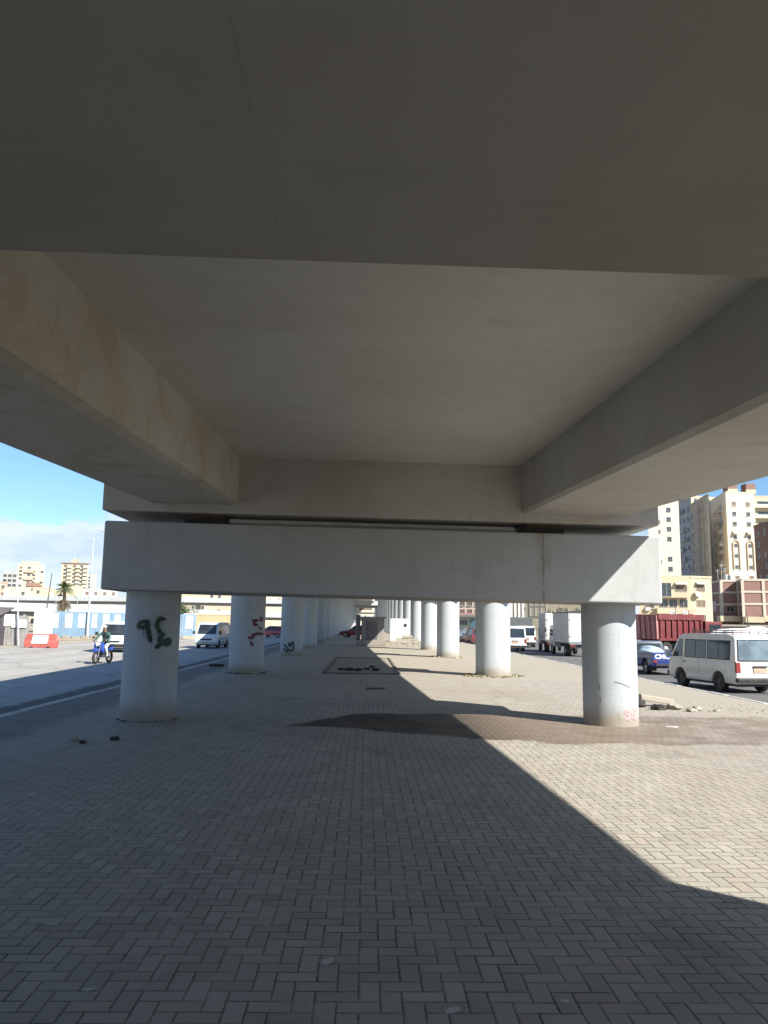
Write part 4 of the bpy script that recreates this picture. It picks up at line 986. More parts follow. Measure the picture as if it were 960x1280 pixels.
MB().box(0, 6.4, 0, .25, 0, 2.75).build('wall', facade_mat('orange_render', (.56, .41, .24)), ow); MB().box(-.05, 6.45, -.05, .30, 2.751, 2.9).build('coping', facade_mat('cream_coping', (.6, .55, .42)), ow)
# shed and gate at the far left
sh = thing('shed', 'dark timber shed with sloping roof at the far left edge', 'shed', (-29.4, 60, RZ), R(10))
m_tim = paint('dark_timber', (.075, .07, .085), .8, var=.4, scale=2); m_gate = paint('grey_boards', (.28, .27, .26), .8, var=.4, scale=2)
MB().prism_x([(-1.5, 0), (1.5, 0), (1.5, 2.75), (-1.5, 2.3)], -3.5, 1.9).build('wall', m_tim, sh)
MB().hexa([(-3.7,-1.75,2.28),(2.1,-1.75,2.28),(2.1,1.7,2.80),(-3.7,1.7,2.80),(-3.7,-1.75,2.38),(2.1,-1.75,2.38),(2.1,1.7,2.90),(-3.7,1.7,2.90)]).build('roof', paint('rusty_roof_sheet', (.17, .14, .13), .8, var=.4), sh)
MB().box(-.7, .5, -1.54, -1.505, 0, 1.9).build('door', paint('black_doorway', (.03, .03, .035), .8), sh)
gt = thing('board_gate', 'grey board gate with white notice boards between the dark shed and white sheet', 'gate', (-26.6, 60.3, RZ), R(8))
for i in range(7): MB().box(-.85+i*.25, -.62+i*.25, 0, .05, 0, 2.25+.1*(i % 2)).build('board', m_gate, gt)
for (x0, x1, z0, z1) in ((-.95, .1, 1.45, 2.35), (-.35, .72, 1.35, 1.95)): MB().box(x0, x1, -.07 if x0 < -.5 else -.12, -.03 if x0 < -.5 else -.075, z0, z1).build('notice_board', paint('white_board', (.74, .75, .74), .6, var=.2, scale=5), gt)
wsh = thing('white_sheet', 'tilted white metal sheet fence panel left of the blue hoarding', 'fence panel', (-26.9, 66, RZ), R(4))
MB().hexa([(-.75,-.05,.2),(.75,-.05,0),(.75,0,0),(-.75,0,.2),(-.8,-.05,3.0),(.8,-.05,2.85),(.8,0,2.85),(-.8,0,3.0)]).build('sheet', paint('white_sheet_metal', (.74, .76, .75), .5, var=.15), wsh)
cb = MB()
for i in range(9): cb.tube([(-.7+i*.175, -.06, .2), (-.73+i*.182, -.06, 2.85)], .02, 4)
cb.build('corrugation', paint('white_sheet_metal', (.74, .76, .75)), wsh)

m_pole = paint('galvanised_pole', (.50, .52, .53), .45, .3)
def lamp(name, label, px0, py0, px1, py1, Y, r, arm=None, mat=None):
    a, b = at(px0, py0, Y), at(px1, py1, Y); a.z = RZ; t = thing(name, label, 'lamp post' if arm else 'pole', a, 0, None); v = b-a
    MB().tube([(0,0,0), v*.5, v], [r*1.6, r*1.2, r*.7], 8).build('pole', mat or m_pole, t, smooth=True)
    if arm:
        e = at(arm[0], arm[1], Y)-a; mid = v.lerp(e, .4); mid.z = max(v.z, e.z)+.02
        MB().tube([v, mid, e], [r*.6, r*.5, r*.4], 6).build('arm', m_pole, t, smooth=True); MB().box(-.4, .25, -.12, .12, -.06, .06).build('lamp_head', m_pole, t, bevel=.03, loc=e)
    return t
lamp('street_lamp', 'tall street lamp rising left of the pier cap, its arm reaching right', 108.5, 803, 117, 672, 78, .085, (132, 664))
lamp('utility_pole', 'thin dark leaning pole between the red barrier and the palm', 52, 806, 65, 716, 70, .05, None, paint('dark_pole', (.08, .08, .085), .6))
lamp('utility_pole', 'short white pole at the board gate on the far left', 23, 806, 22, 724, 60, .05)
lamp('utility_pole', 'thin grey pole right of the palm, before the second tower', 95, 800, 97, 742, 90, .035)
lamp('utility_pole', 'thin grey pole over the blue hoarding left of the palm', 69, 800, 70, 748, 86, .03)

# palm
pb = at(76.5, 800, 112); pb.z = RZ
pt = thing('palm_tree', 'date palm with green crown and skirt of dead fronds in front of the towers', 'palm', pb)
zt = at(76, 736, 112).z-RZ
tr = MB(); tr.tube([(0,0,0),(.05,0,zt*.5),(.0,0,zt)], [.30, .22, .24], 10); tr.build('trunk', paint('palm_bark', (.16, .12, .08), .9, var=.4, scale=5), pt, smooth=True)
def fronds(n, rmin, rmax, zlo, zhi, droop, mats, length, seed):
    rnd = random.Random(seed); mb = MB()
    for i in range(n):
        a = rnd.uniform(0, 2*math.pi); e = rnd.uniform(zlo, zhi); L = length*rnd.uniform(.75, 1.1); mb.cur = rnd.randrange(len(mats))
        pts = []
        for k in range(9):
            s = k/8; r = L*s*math.cos(e)*(1-.12*s); pts.append(Vector((math.cos(a)*r, math.sin(a)*r, L*s*math.sin(e)-droop*L*s*s)))
        for k in range(8):
            p, q = pts[k], pts[k+1]; d = (q-p).normalized(); sd = Vector((-math.sin(a), math.cos(a), 0))
            for sgn in (-1, 1):
                for j in range(3):
                    o = p.lerp(q, j/3); wl = .55*L*.42*math.sin(math.pi*(.12+.85*(k+j/3)/8)); tip = o + sd*sgn*wl*.8 + d*wl*.6 - Vector((0,0,wl*.35))
                    mb.add([o, o+d*.06, tip], [(0,1,2)])
        mb.tube(pts, [.03]*4+[.015]*5, 4)
    return mb
c = fronds(44, 0, 0, -.15, 1.3, .55, [0,1], 2.3, 5).build('crown', [paint('palm_green', (.055, .10, .04), .6, var=.3), paint('palm_olive', (.10, .13, .05), .6)], pt, loc=(0,0,zt), fixn=False)
fronds(46, 0, 0, -1.1, .1, .35, [0,1], 1.75, 6).build('dead_fronds', [paint('dead_frond', (.22, .17, .11), .9), paint('dead_frond_dark', (.12, .10, .06), .9)], pt, loc=(0,0,zt-1.6), fixn=False)

# elevated roads beyond
def elevated(name, label, pts, half, zdeck, hpar, pier_at, zroll=None):
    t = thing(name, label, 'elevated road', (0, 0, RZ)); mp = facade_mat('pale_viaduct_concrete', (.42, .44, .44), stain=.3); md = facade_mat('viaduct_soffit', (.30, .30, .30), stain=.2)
    dk = MB(); p1 = MB(); 
    def strip(mb, off0, off1, z0, z1):
        vs = []; fs = []
        for i, p in enumerate(pts):
            P = Vector(p); d = (Vector(pts[min(i+1, len(pts)-1)])-Vector(pts[max(i-1, 0)])); d.z = 0; d.normalize(); n = Vector((-d.y, d.x, 0))
            for o_, z in ((off0, z0), (off1, z0), (off1, z1), (off0, z1)): vs.append((P.x+n.x*o_, P.y+n.y*o_, P.z+z))
        for i in range(len(pts)-1):
            for k in range(4): fs.append((i*4+k, i*4+(k+1) % 4, (i+1)*4+(k+1) % 4, (i+1)*4+k))
        fs += [(3,2,1,0), tuple(range((len(pts)-1)*4, len(pts)*4))]; mb.add(vs, fs)
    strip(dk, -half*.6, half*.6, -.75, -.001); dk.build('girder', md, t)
    s2 = MB(); strip(s2, -half, half, 0, .25); s2.build('deck', mp, t)
    for s in (-1, 1):
        pp = MB(); strip(pp, *sorted((s*half, s*(half-.25))), .251, .25+hpar); pp.build('parapet', mp, t)
    for (x, y, z) in pier_at: MB().tube([(x, y, 0), (x, y, z-.77)], .8, 12).build('pier', mp, t, smooth=True)
    return t
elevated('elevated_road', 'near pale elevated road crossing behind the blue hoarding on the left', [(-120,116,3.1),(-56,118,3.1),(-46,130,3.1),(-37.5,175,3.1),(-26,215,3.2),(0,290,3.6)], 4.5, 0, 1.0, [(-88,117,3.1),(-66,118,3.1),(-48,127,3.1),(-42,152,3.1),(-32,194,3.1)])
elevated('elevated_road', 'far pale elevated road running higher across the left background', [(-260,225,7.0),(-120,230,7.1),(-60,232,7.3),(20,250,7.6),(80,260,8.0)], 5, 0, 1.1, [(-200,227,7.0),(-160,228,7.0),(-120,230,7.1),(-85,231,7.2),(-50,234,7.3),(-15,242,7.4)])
# ------------------------------------------------------------------ buildings
m_pane = glass('window_dark', (.035, .04, .045)); m_frame = paint('window_surround', (.42, .40, .36), .8); m_shut = paint('brown_shutter', (.16, .11, .075), .7, var=.2)
m_ac = paint('ac_casing', (.55, .55, .53), .6, var=.2)
WMESH = {}
def window_mesh(wd, ht, mat, shutters=False, sill=True, hood=False):
    key = (wd, ht, mat.name, sill, hood)
    if key in WMESH: return WMESH[key]
    mb = MB(); mb.cur = 0; mb.add([(-wd/2,-.02,0),(wd/2,-.02,0),(wd/2,-.02,ht),(-wd/2,-.02,ht)], [(0,1,2,3)])
    mb.cur = 1; f = .06
    mb.box(-wd/2-f, -wd/2, -.09, 0, -f, ht+f).box(wd/2, wd/2+f, -.09, 0, -f, ht+f).box(-wd/2, wd/2, -.09, 0, ht, ht+f).box(-wd/2, wd/2, -.09, 0, -f, 0).box(-.025, .025, -.05, -.021, 0, ht)
    if sill: mb.box(-wd/2-.12, wd/2+.12, -.2, 0, -f-.1, -f-.001)
    if hood: mb.hexa([(-wd/2-.15,-.7,ht+.1),(wd/2+.15,-.7,ht+.1),(wd/2+.15,0,ht+.45),(-wd/2-.15,0,ht+.45),(-wd/2-.15,-.7,ht+.16),(wd/2+.15,-.7,ht+.16),(wd/2+.15,0,ht+.52),(-wd/2-.15,0,ht+.52)])
    o = mb.build('window', [mat, m_frame]); me = o.data; bpy.data.objects.remove(o); WMESH[key] = me; return me
class Bld:
    """a building from its corner points seen from the road (left to right), pushed back to a closed footprint"""
    def __init__(s, name, label, cat, corners, top, mat, back=14, base=RZ, parapet=True, group=None):
        s.c = [Vector((p[0], p[1], 0)) for p in corners]; s.base = base; s.top = top
        o = s.c[0]; s.o = Vector((o.x, o.y, base)); s.t = thing(name, label, cat, s.o, 0, group)
        foot = [(p.x-o.x, p.y-o.y) for p in s.c]; a, b = s.c[0]-o, s.c[-1]-o
        dv = (s.c[0]+s.c[-1])/2; dv.normalize()
        foot += [(b.x+dv.x*back, b.y+dv.y*back), (a.x+dv.x*back, a.y+dv.y*back)]
        MB().prism_z(foot, 0, top-base).build('wall', mat, s.t); s.foot = foot
        if parapet:
            mb = MB()
            for (p, q) in zip(foot, foot[1:]+foot[:1]):
                P, Q = Vector((*p, 0)), Vector((*q, 0)); u = (Q-P).normalized(); n = Vector((u.y, -u.x, 0))*.12
                mb.hexa([P+n, Q+n, Q-n, P-n, P+n+Vector((0,0,.35)), Q+n+Vector((0,0,.35)), Q-n+Vector((0,0,.35)), P-n+Vector((0,0,.35))])
            mb.build('parapet', mat, s.t, loc=(0, 0, top-base))
    def face(s, i):
        p, q = s.c[i], s.c[i+1]; d = q-p; return p-Vector((s.o.x, s.o.y, 0)), d.normalized(), d.length
    def place(s, me_or_obj, i, u, z, out=0.0, name=None):
        p, d, L = s.face(i); n = Vector((d.y, -d.x, 0)); pos = p + d*(u*L) + n*out; pos.z = z-s.base
        o = bpy.data.objects.new(name or me_or_obj.name, me_or_obj); COL.objects.link(o); o.parent = s.t; o.location = pos; o.rotation_euler = (0, 0, math.atan2(d.y, d.x)); return o
    def windows(s, i, us, zs, wd=1.1, ht=1.2, mat=None, skip=0, hood=False, seed=1, sill=True, name='window', out=0.0):
        rnd = random.Random(seed); ms = [mat] if mat else [m_pane, m_pane, m_shut]
        for z in zs:
            for u in us:
                if rnd.random() < skip: continue
                s.place(window_mesh(wd, ht, rnd.choice(ms), hood=hood, sill=sill), i, u, z, out, name=name)
    def box(s, i, u, z, w, h, dpt, mat, name, bevel=0):
        p, d, L = s.face(i); mb = MB().box(-w/2, w/2, -dpt, 0.0, 0, h); o = mb.build(name, mat, s.t, bevel=bevel)
        n = Vector((d.y, -d.x, 0)); pos = p + d*(u*L) + n*.003; pos.z = z-s.base; o.location = pos; o.rotation_euler = (0, 0, math.atan2(d.y, d.x)); return o
    def balcony(s, i, u, z, w, dpt, mat, dark=True):
        p, d, L = s.face(i); n = Vector((d.y, -d.x, 0)); mb = MB(); h = 1.0
        mb.box(-w/2, w/2, -dpt, -.002, -.18, 0); mb.box(-w/2, w/2, -dpt, -dpt+.12, .001, h); mb.box(-w/2, -w/2+.12, -dpt+.121, -.002, .001, h); mb.box(w/2-.12, w/2, -dpt+.121, -.002, .001, h)
        o = mb.build('balcony', mat, s.t); pos = p + d*(u*L) + n*.004; pos.z = z-s.base; o.location = pos; o.rotation_euler = (0, 0, math.atan2(d.y, d.x))
        if dark: s.place(window_mesh(w*.55, 2.0, m_pane, sill=False), i, u, z+.12, name='balcony_door')
        return o
    def ac(s, i, us, zs, p=.5, seed=2, m=None):
        rnd = random.Random(seed)
        for z in zs:
            for u in us:
                if rnd.random() < p: s.box(i, u+rnd.uniform(-.02,.02), z+rnd.uniform(-.5,.5), .85, .6, .4, m or m_ac, 'air_conditioner')
def X_(px, Y, py=700): return at(px, py, Y).x
def Z_(px, py, Y): return at(px, py, Y).z
def C(*pY): return [(X_(px, Y), Y) for px, Y in pY]
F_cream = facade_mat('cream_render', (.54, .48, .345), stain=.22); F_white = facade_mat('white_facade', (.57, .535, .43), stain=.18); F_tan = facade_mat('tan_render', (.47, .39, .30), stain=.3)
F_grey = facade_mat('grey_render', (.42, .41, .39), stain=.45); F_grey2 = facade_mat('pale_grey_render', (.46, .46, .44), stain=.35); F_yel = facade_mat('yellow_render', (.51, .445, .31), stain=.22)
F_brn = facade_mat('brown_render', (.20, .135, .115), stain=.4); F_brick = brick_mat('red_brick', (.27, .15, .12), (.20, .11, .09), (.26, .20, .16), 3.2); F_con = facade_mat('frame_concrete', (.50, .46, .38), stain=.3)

# right-hand towers
Yt = 196
A = Bld('apartment_tower', 'tall white apartment tower with one column of small dark windows, right of the pier cap', 'apartment tower', C((812,Yt),(851,Yt+.5)), Z_(830,612,Yt), F_white)
zr = [Z_(840, q, Yt) for q in (652, 664, 676.5, 689, 701.5, 714, 640, 628)]
A.windows(0, (.66,), [z for z in zr], 1.05, 1.15, m_pane, skip=.12, seed=4, sill=False)
A.windows(0, (.35,), [z-.6 for z in zr], .5, .9, m_shut, skip=.35, seed=6, sill=False); A.windows(0, (.20,), [z+.3 for z in zr], .5, 1.2, m_shut, skip=.4, seed=9, sill=False)
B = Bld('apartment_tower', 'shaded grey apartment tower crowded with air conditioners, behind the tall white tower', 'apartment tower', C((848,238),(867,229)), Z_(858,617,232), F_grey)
zB = [Z_(858, q, 232) for q in range(640, 722, 12)]
B.windows(0, (.22, .52, .8), zB, .95, 1.25, m_pane, skip=.15, seed=3); B.ac(0, (.12, .37, .66, .92), [z+.5 for z in zB], .62, 5); B.balcony(0, .5, zB[3], 2.4, .9, F_grey2, False)
for k in (0, 2, 4, 5): B.balcony(0, .3+.1*(k % 3), zB[k]-.3, 2.0, .9, F_grey2, False)
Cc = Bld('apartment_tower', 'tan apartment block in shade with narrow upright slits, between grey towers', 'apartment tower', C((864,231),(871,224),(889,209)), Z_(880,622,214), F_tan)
zC = [Z_(880, q, 214) for q in range(640, 722, 12)]
Cc.windows(1, (.2, .45, .78), zC, .6, 1.6, m_shut, skip=.12, seed=8, sill=False); Cc.windows(0, (.5,), zC, .8, 1.2, m_pane, seed=2); Cc.ac(0, (.3, .8), zC, .5, 7)
for u in (.34, .62): Cc.box(1, u, RZ+8, .5, Cc.top-8.4, .35, F_tan, 'pilaster')
D = Bld('apartment_tower', 'cream tower with two tall arched recesses and two brick rooms on its roof', 'apartment tower', C((888,246),(893,240),(911,224),(947,225)), Z_(925,616,224), F_white)
zD = [Z_(905, q, 229) for q in (640, 653, 667, 680, 692, 705, 717, 729)]
for z in zD: D.balcony(1, .62, z, 3.0, 1.0, F_grey2)
D.box(0, .5, RZ+6, 1.6, D.top-RZ-6, .3, F_grey2, 'pilaster'); D.windows(1, (.15,), zD, .7, 1.0, m_pane, seed=3)
for (u0) in (.27, .76):
    for q in (632, 644.5, 657): D.windows(2, (u0,), [Z_(928, q, 224)], 1.15, 1.1, m_pane if q > 640 else m_shut, seed=int(q+u0*10), sill=True)
    zz = Z_(928, 668, 224); hd_ = MB().hexa([(-1.0,-1.1,0),(1.0,-1.1,0),(1.0,0,.9),(-1.0,0,.9),(-1.0,-1.1,.12),(1.0,-1.1,.12),(1.0,0,1.05),(-1.0,0,1.05)])
    o = hd_.build('awning', F_con, D.t); p, d, L = D.face(2); o.location = (p+d*(u0*L)+Vector((0,-.01,zz-D.base))); o.rotation_euler = (0,0,math.atan2(d.y,d.x))
    D.windows(2, (u0,), [zz-1.4], .9, 1.0, m_pane, seed=1)
    # arched recess: a raised surround over a darker panel
    ar = MB(); r_ = 1.15; zb_, zt_ = Z_(928, 712, 224), Z_(928, 680, 224)
    out = [(-r_, zb_)]+[(-r_*math.cos(math.pi*i/10), zt_+r_*math.sin(math.pi*i/10)) for i in range(11)]+[(r_, zb_)]
    inn = [(-r_+.28, zb_)]+[(-(r_-.28)*math.cos(math.pi*i/10), zt_+(r_-.28)*math.sin(math.pi*i/10)) for i in range(11)]+[(r_-.28, zb_)]
    n = len(out); vs = [(x, -.35, z) for x, z in out]+[(x, -.35, z) for x, z in inn]+[(x, 0, z) for x, z in out]+[(x, 0, z) for x, z in inn]; fs = []
    for i in range(n-1): fs += [(i, i+1, n+i+1, n+i), (i, 2*n+i, 2*n+i+1, i+1), (n+i, n+i+1, 3*n+i+1, 3*n+i)]
    ar.add(vs, fs); o = ar.build('arched_recess', F_tan, D.t); o.location = (p+d*(u0*L)+Vector((0,-.005,-D.base))); o.rotation_euler = (0,0,math.atan2(d.y,d.x))
    for q in (684, 697, 711): D.windows(2, (u0,), [Z_(928, q, 224)], .95, 1.0, m_pane, sill=False, seed=q)
    D.windows(2, (u0,), [Z_(928, 724, 224)], 1.2, 1.0, m_shut)
    bx_ = MB().box(-1.45, 1.45, .3, 3.5, 0, Z_(928, 603, 224)-D.top).build('roof_room', F_brick, D.t); bx_.location = (p+d*((.16 if u0 < .5 else .80)*L)+Vector((1.2,.4,D.top-D.base)))
    MB().box(-1.5, 1.5, .25, .3, 0, 1.3).build('plaster_band', F_cream, bx_)
Ee = Bld('apartment_tower', 'pale building with wide balconies at the right edge, beside the brick roof rooms', 'apartment tower', C((946,250),(1010,250)), Z_(950,621,250), F_cream, back=20)
for q in (631, 644, 657): Ee.balcony(0, .22, Z_(955, q, 250)-1, 9.0, 1.5, F_white)
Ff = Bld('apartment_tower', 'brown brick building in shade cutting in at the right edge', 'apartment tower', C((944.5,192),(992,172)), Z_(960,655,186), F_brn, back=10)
zF = [Z_(955, q, 186) for q in (668, 682, 696, 710, 724)]
Ff.windows(0, (.12, .3, .55), zF, 1.0, 1.2, m_pane, skip=.3, seed=5); Ff.box(0, .42, RZ+5, 3.2, 9, .3, paint('blue_grey_cladding', (.17, .20, .26), .5, var=.3), 'cladding')

Ah = Bld('apartment_tower', 'pale far tower whose top shows between the grey and tan shaded blocks', 'apartment tower', C((842,300),(897,304)), Z_(870,620,300), F_cream)
Ah.windows(0, (.1,.25,.4,.55,.7,.85), [Z_(870, q, 300) for q in (626, 636, 646)], 1.2, 1.3, None, skip=.1, seed=31); Ah.ac(0, (.3,.6), [Z_(870, q, 300) for q in (627, 637)], .8, 9)
# yellow three-storey building and its neighbours
Yy = 137
Y_ = Bld('yellow_building', 'yellow three-storey building with barred windows and a roof edge, behind the red tipper', 'building', C((797,Yy),(823,Yy-.6),(862,Yy-1),(888,Yy)), Z_(855,722.5,Yy), F_yel)
for q, hd2 in ((739.5, True), (758.5, False), (777, False)): Y_.windows(2, (.45,), [Z_(868, q, Yy)], 1.7, 1.15, m_shut, hood=hd2, seed=int(q), sill=False)
Y_.windows(1, (.62,), [Z_(850, 739.5, Yy)], 1.9, 1.0, m_shut, hood=True, sill=False, out=1.21); Y_.windows(1, (.15,), [Z_(850, 746, Yy)], 1.6, 2.3, m_pane, sill=False, out=1.21)
Y_.windows(0, (.5,), [Z_(808, 741, Yy), Z_(808, 760, Yy)], 1.4, 1.1, m_shut)
loc_ = lambda q: Z_(845, q, Yy)
Y_.windows(1, (.12, .42, .75), [loc_(759)], 1.3, 1.35, m_pane, sill=False, seed=9); Y_.box(1, .45, loc_(767.5), 6.6, .95, 1.2, F_yel, 'balcony'); Y_.box(1, .44, loc_(747.5), Y_.face(1)[2]*.88, Y_.top-loc_(747.5)-.02, 1.2, F_yel, 'upper_bay')
Y_.box(1, .55, loc_(780), 5.5, 1.2, .25, F_con, 'shop_shutter')
Y_.ac(0, (.4,), [loc_(763)], 1.0, 3); Y_.ac(2, (.3,), [loc_(745)], 1, 4)
ds = MB(); 
for i in range(9):
    for k in range(12): pass
vs = [(0,-.02,0)]; fs = []
for i in range(1, 5):
    for k in range(12): a = 2*math.pi*k/12; vs.append((.16*i*math.cos(a), .045*i*i*.35, .16*i*math.sin(a)))
for k in range(12): fs.append((0, 1+k, 1+(k+1) % 12))
for i in range(3):
    for k in range(12): fs.append((1+i*12+k, 1+i*12+(k+1) % 12, 1+(i+1)*12+(k+1) % 12, 1+(i+1)*12+k))
ds.add([(x, -y-.45, z) for x, y, z in vs], fs); ds.tube([(0,-.45,0),(0,-.02,-.1)], .04, 5)
o = ds.build('satellite_dish', paint('dish_grey', (.5, .5, .48), .5, var=.2), Y_.t, fixn=False); p, d, L = Y_.face(2); o.location = p+d*(.2*L)+Vector((0, 0, Z_(866,745,Yy)-RZ)); o.rotation_euler = (R(-25), 0, R(25))
tk = MB().tube([(0,0,0),(0,0,1.2)], .55, 14).tube([(0,0,1.2),(0,0,1.4)], [.55,.15], 14); tk.build('water_tank', paint('tank_white', (.7,.7,.68), .5), Y_.t, smooth=True, loc=(4.3, 2.5, Y_.top-RZ))
Gg = Bld('brick_building', 'unfinished red brick building with concrete frame above the white load', 'building', C((886,168),(899,159),(921,159),(926,155),(978,154)), Z_(920,726,158), F_brick, back=16, parapet=False)
for q in (725.5, 740, 755):
    for i in range(4): p, d, L = Gg.face(i); Gg.box(i, .5, Z_(915, q, 158)-.25, L-.01, .42, .14, F_con, 'floor_beam')
for i in range(4):
    p, d, L = Gg.face(i)
    for u in (.0, .5, 1.0) if i == 3 else (.03, .97): Gg.box(i, u, RZ, .55, Gg.top-RZ-.02, .17, F_con, 'frame_column')
Gg.box(0, .45, Z_(893, 764, 161), 1.6, 2.2, .9, paint('white_tank_box', (.7,.7,.7), .6), 'water_tank')
Gg.windows(1, (.5,), [Z_(910, 764, 159)], 1.5, 1.0, m_pane, sill=False)
for (u, i, q, wd) in ((.5, 1, 777, 5.8), (.2, 3, 778, 3.6), (.72, 3, 776.5, 5.0)):
    Gg.box(i, u, Z_(915, q, 158), wd, 1.15, 1.6, F_yel, 'shop_canopy'); Gg.box(i, u, Z_(915, q, 158)-1.15, wd*.96, 1.14, .3, paint('shop_shade', (.13,.11,.09), .8, var=.4), 'shop_front')
for u in (.15, .4, .8): Gg.windows(3, (u,), [Z_(930, 791, 155)], .7, .7, m_pane, sill=False)
lowb = Bld('shop_row', 'long cream shop row behind the trucks and the nearest white van', 'shops', C((860,134),(975,128)), Z_(915,787.5,131), F_yel, back=6)
lowb.windows(0, (.2, .38, .55, .72, .88), [RZ+.6], 2.0, 1.5, m_pane, sill=False, seed=3); lowb.box(0, .5, RZ+2.35, 12.5, .3, .9, F_con, 'canopy')
# mid background between the columns
My = Bld('yellow_block', 'plain yellow building wall with dusty wall writing, behind the box trucks', 'building', C((655,132),(742,126)), Z_(700,738,129), F_yel)
My.windows(0, (.12, .2, .28), [Z_(675, 757, 130), Z_(675, 770, 130)], .9, 1.6, F_cream, sill=False, seed=3)
rnd = random.Random(5); wm = paint('grey_wall_writing', (.30, .28, .22), .8)
wr = MB(); p, d, L = My.face(0)
for k in range(6):
    u = .36+.085*k; cx = u*L; zc = Z_(700, 766+2*math.sin(k*2), 129)-RZ
    pts = [(cx+rnd.uniform(-.45,.45), -.012, zc+rnd.uniform(-.75,.75)) for _ in range(6)]
    wr.tube(pts, .11, 4)
for k in range(14): cx = rnd.uniform(.32,.75)*L; zc = Z_(700, 772, 129)-RZ+rnd.uniform(-.5,.4); wr.tube([(cx,-.01,zc),(cx+rnd.uniform(-.5,.5),-.01,zc+rnd.uniform(-.3,.3))], .09, 4)
o = wr.build('wall_writing', wm, My.t); o.location = p; o.rotation_euler = (0,0,math.atan2(d.y,d.x))
Mg = Bld('grey_building', 'grey building strip with upright ribs, just right of the second right column', 'building', C((630,150),(654,152)), Z_(645,734,150), F_grey2)
for u in (.1, .3, .5, .7, .9): Mg.box(0, u, RZ, .5, Mg.top-RZ-.1, .3, F_grey, 'rib')
Mp = Bld('pink_building', 'cream and pink apartment house seen between the second and third right columns', 'building', C((548,190),(606,186)), Z_(580,720,188), facade_mat('pink_cream_render', (.62,.52,.42), stain=.25))
Mp.windows(0, (.2,.36,.52,.68,.84), [Z_(580,757,188), Z_(580,767,188)], 1.2, 1.0, m_shut, seed=2); Mp.box(0, .5, Z_(580,772,188), 11.0, 1.1, 1.2, paint('pink_band', (.50,.28,.24), .7, var=.2), 'balcony_band')
Ms = Bld('shop_row', 'low white shops with a teal shutter behind the dark grey car', 'shops', C((560,120),(602,117)), Z_(580,771.5,118), F_white, back=6)
Ms.windows(0, (.2,.36,.5), [RZ+2.0], .8, .7, m_pane, sill=False); Ms.box(0, .80, RZ, 1.5, 2.9, .12, paint('teal_shutter', (.16,.27,.30), .6), 'shutter'); Ms.box(0, .45, RZ+3.2, 5.2, .3, .8, F_grey, 'canopy')
Mc = Bld('white_building', 'far white building with a grid of small windows at the end of the median', 'building', C((436,330),(474,332)), Z_(455,735,330), F_white)
Mc.windows(0, (.42,.5,.58,.66,.74), [Z_(455,q,330) for q in (754,758,762.5)], 1.3, .9, m_shut, seed=4, sill=False); Mc.box(0, .5, Z_(455,765.5,330), 12, .4, .8, F_grey, 'ledge')
# left background
L1 = Bld('apartment_tower', 'cream apartment tower farther left, with brick-red balcony panel', 'apartment tower', C((23,545),(57,552)), Z_(40,706,548), F_cream, back=18)
zz = [Z_(40, q, 548) for q in (711,715.5,720,724.5,729,733.5,738)]
L1.windows(0, (.12,.42,.6,.9), zz, 1.9, 1.4, None, skip=.15, seed=12); L1.box(0, .62, Z_(40,733,548), 9, 2.6, .8, F_brick, 'balcony_panel')
for k in (1,3): L1.balcony(0, .42, zz[k], 6, 1.4, F_tan, False)
L1.box(0, .45, L1.top, 11, 2.4, -6, F_tan, 'roof_room')
L2 = Bld('apartment_tower', 'cream apartment tower with rows of balconies and a roof mast, right of the palm', 'apartment tower', C((78,600),(111,604)), Z_(95,704.5,602), F_cream, back=18)
zz = [Z_(95, q, 602) for q in (709,713.8,718.6,723.4,728.2,733)]
L2.windows(0, (.14,.48,.74), zz, 2.6, 1.6, None, seed=14); 
for z in zz:
    for u in (.3, .62, .9): L2.balcony(0, u, z-.4, 3.4, 1.2, F_white, False)
L2.box(0, .46, L2.top, 4.5, 3.6, -4, F_tan, 'roof_room'); L2.box(0, .46, L2.top+3.6, .35, 4, -.35, m_pole, 'mast'); L2.box(0, .5, L2.top-.1, 22, .6, .8, F_brick, 'cornice')
L3 = Bld('apartment_tower', 'slim white tower peeking out beside the tall street lamp', 'apartment tower', C((112,700),(122,700)), Z_(117,718,700), F_white); L3.windows(0, (.15,.4), [Z_(115,q,700) for q in (723,727,731,735)], 1.6, 1.5, m_pane)
L4 = Bld('grey_building', 'low grey unfinished block with roof clutter at the far left', 'building', C((4,430),(24,432)), Z_(14,716,430), F_grey); L4.windows(0, (.2,.5,.8), [Z_(14,q,430) for q in (721,727,733)], 1.8, 1.4, m_pane); L4.box(0, .3, L4.top, 2, 1.4, -2, F_grey2, 'roof_tank')
rnd = random.Random(21)
for i, (pa, pb_, q, Y, mt, lab) in enumerate(((-40,12,728,330,F_tan,'low tan houses at the far left edge, under the grey block'),(8,40,736,300,F_cream,'low cream house below the farther-left tower'),(44,70,735,330,F_tan,'tan house between the towers, behind the palm'),(64,84,739,310,F_cream,'small cream house just behind the palm crown'),
        (82,106,733,300,F_yel,'yellowish low house in front of the tower with a roof mast'),(106,150,737,340,F_grey2,'pale grey low building beside the graffiti column top'),(214,262,744,300,F_cream,'cream block over the orange wall, left part'),(262,300,741,330,F_tan,'tan block over the orange wall, right part'),(320,380,735,300,F_cream,'cream apartment block seen between the left columns'))):
    bb = Bld('low_house', lab, 'house', C((pa,Y),(pb_,Y+4)), Z_((pa+pb_)/2,q,Y), mt, back=10)
    nz = [bb.top-2.2-3*k for k in range(3)]; L = bb.face(0)[2]; nn = max(2, int(L/3.2)); bb.windows(0, [(k+.5)/nn for k in range(nn)], nz, 1.1, 1.2, None, skip=.25, seed=i)
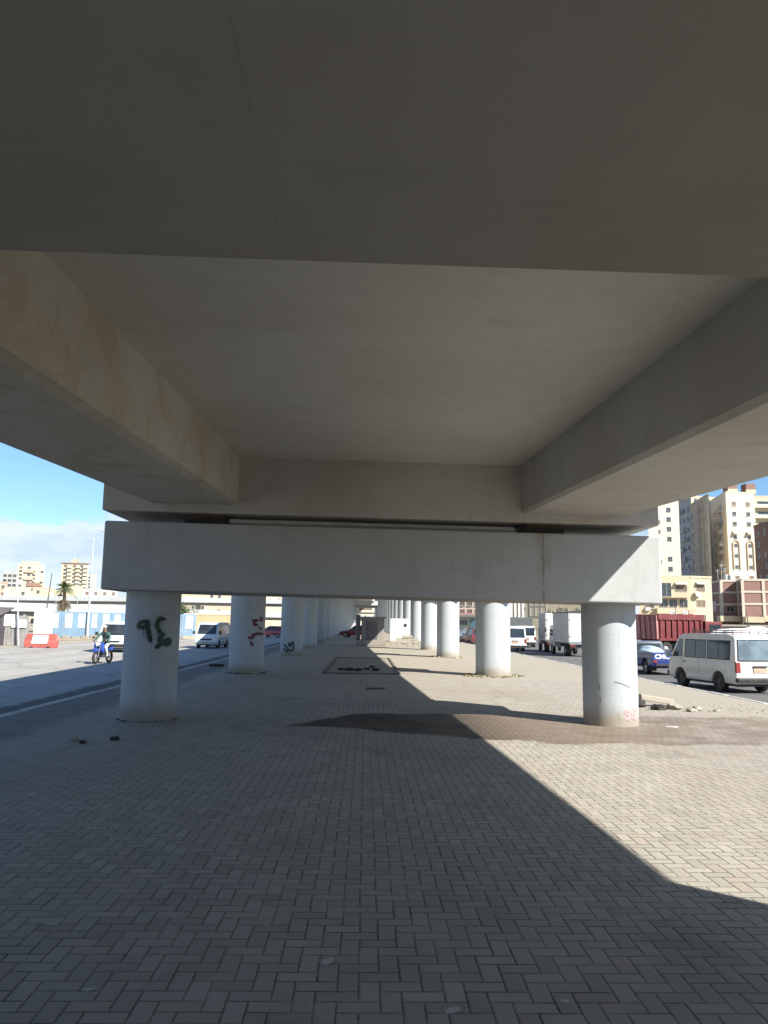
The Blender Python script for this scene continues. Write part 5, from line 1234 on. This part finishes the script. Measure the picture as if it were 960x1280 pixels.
# distant trees by the left road end and the right side street
def tree(label, x, y, h, r, seed):
    rnd = random.Random(seed); t = thing('street_tree', label, 'tree', (x, y, RZ))
    tr = MB(); tr.tube([(0,0,0),(.1,0,h*.3),(.05,.1,h*.55)], [.2,.15,.09], 8)
    for k in range(6): a = rnd.uniform(0,6.3); tr.tube([(.07,.05,h*.4),(math.cos(a)*r*.4,math.sin(a)*r*.4,h*.62),(math.cos(a)*r*.75,math.sin(a)*r*.75,h*.8)],[.08,.05,.02],5)
    tr.build('trunk', paint('bark', (.14,.11,.08), .9), t, smooth=True)
    cr = MB(); cl = [(Vector((rnd.gauss(0,.45)*r, rnd.gauss(0,.45)*r, h*.68+rnd.gauss(0,.3)*r)), rnd.uniform(.25,.5)*r) for _ in range(16)]
    for c_, rr_ in cl:
        cr.cur = rnd.randrange(2)
        for _ in range(90):
            v = Vector((rnd.gauss(0,1), rnd.gauss(0,1), rnd.gauss(0,1))).normalized()*rr_*rnd.random()**.4; q = c_+v; a = Vector((rnd.gauss(0,1),rnd.gauss(0,1),rnd.gauss(0,.6))).normalized()*.13; b2 = a.orthogonal().normalized()*.08
            cr.add([q-a, q+b2, q+a, q-b2], [(0,1,2,3)])
    cr.build('crown', [paint('leaf_green', (.05,.085,.03), .6), paint('leaf_olive', (.085,.11,.045), .6)], t, fixn=False)
tree('small dusty green tree near the left end of the elevated road, before the orange wall', at(228,760,108).x, 108, 4.6, 1.7, 3)

lamp('utility_pole', 'thin dark pole against the yellow three-storey building, above the red tipper', 845, 800, 844.5, 752, 100, .05, None, paint('dark_pole', (.08, .08, .085), .6))
lamp('utility_pole', 'leaning dark pole before the brick building, above the nearest white van', 941, 812, 932, 762, 84, .06, None, paint('dark_pole', (.08, .08, .085), .6))
# roof clutter on the towers: tanks, aerials
for (bd, seed) in ((A, 1), (B, 2), (Cc, 3), (Y_, 4), (L1, 5), (Gg, 6)):
    rnd = random.Random(seed); p, d, L = bd.face(0); n = Vector((-d.y, d.x, 0))
    for k in range(3):
        q = p + d*(L*rnd.uniform(.1, .9)) + n*rnd.uniform(1, 3)
        MB().tube([(0,0,0),(0,0,rnd.uniform(1.0,1.6))], rnd.uniform(.4,.7), 12).build('roof_tank', m_ac, bd.t, smooth=True, loc=(q.x, q.y, bd.top-bd.base))
        q = p + d*(L*rnd.uniform(.1, .9)) + n*rnd.uniform(.5, 2); h = rnd.uniform(2, 4)
        MB().tube([(0,0,0),(0,0,h)], .04, 4).tube([(-.5,0,h-.1),(.5,0,h-.1)], .03, 4).tube([(-.35,0,h-.5),(.35,0,h-.5)], .03, 4).build('aerial', m_pole, bd.t, loc=(q.x, q.y, bd.top-bd.base))
# washing hung on a few balconies and sills
for (bd, f, us, zs) in ((D, 1, (.62,), zD[1:6:2]), (Y_, 1, (.3,.7), [loc_(764)])):
    rnd = random.Random(int(bd.top*10))
    for z in zs:
        for u in us:
            for k in range(3):
                mt = rnd.choice([paint('washing_white', (.62,.62,.6), .9), paint('washing_blue', (.2,.27,.36), .9), paint('washing_red', (.36,.2,.17), .9)])
                bd.box(f, u+k*.05, z-.5-rnd.uniform(0,.3), .5, rnd.uniform(.6,1.0), 1.24 if bd is Y_ else 1.06, mt, 'washing')
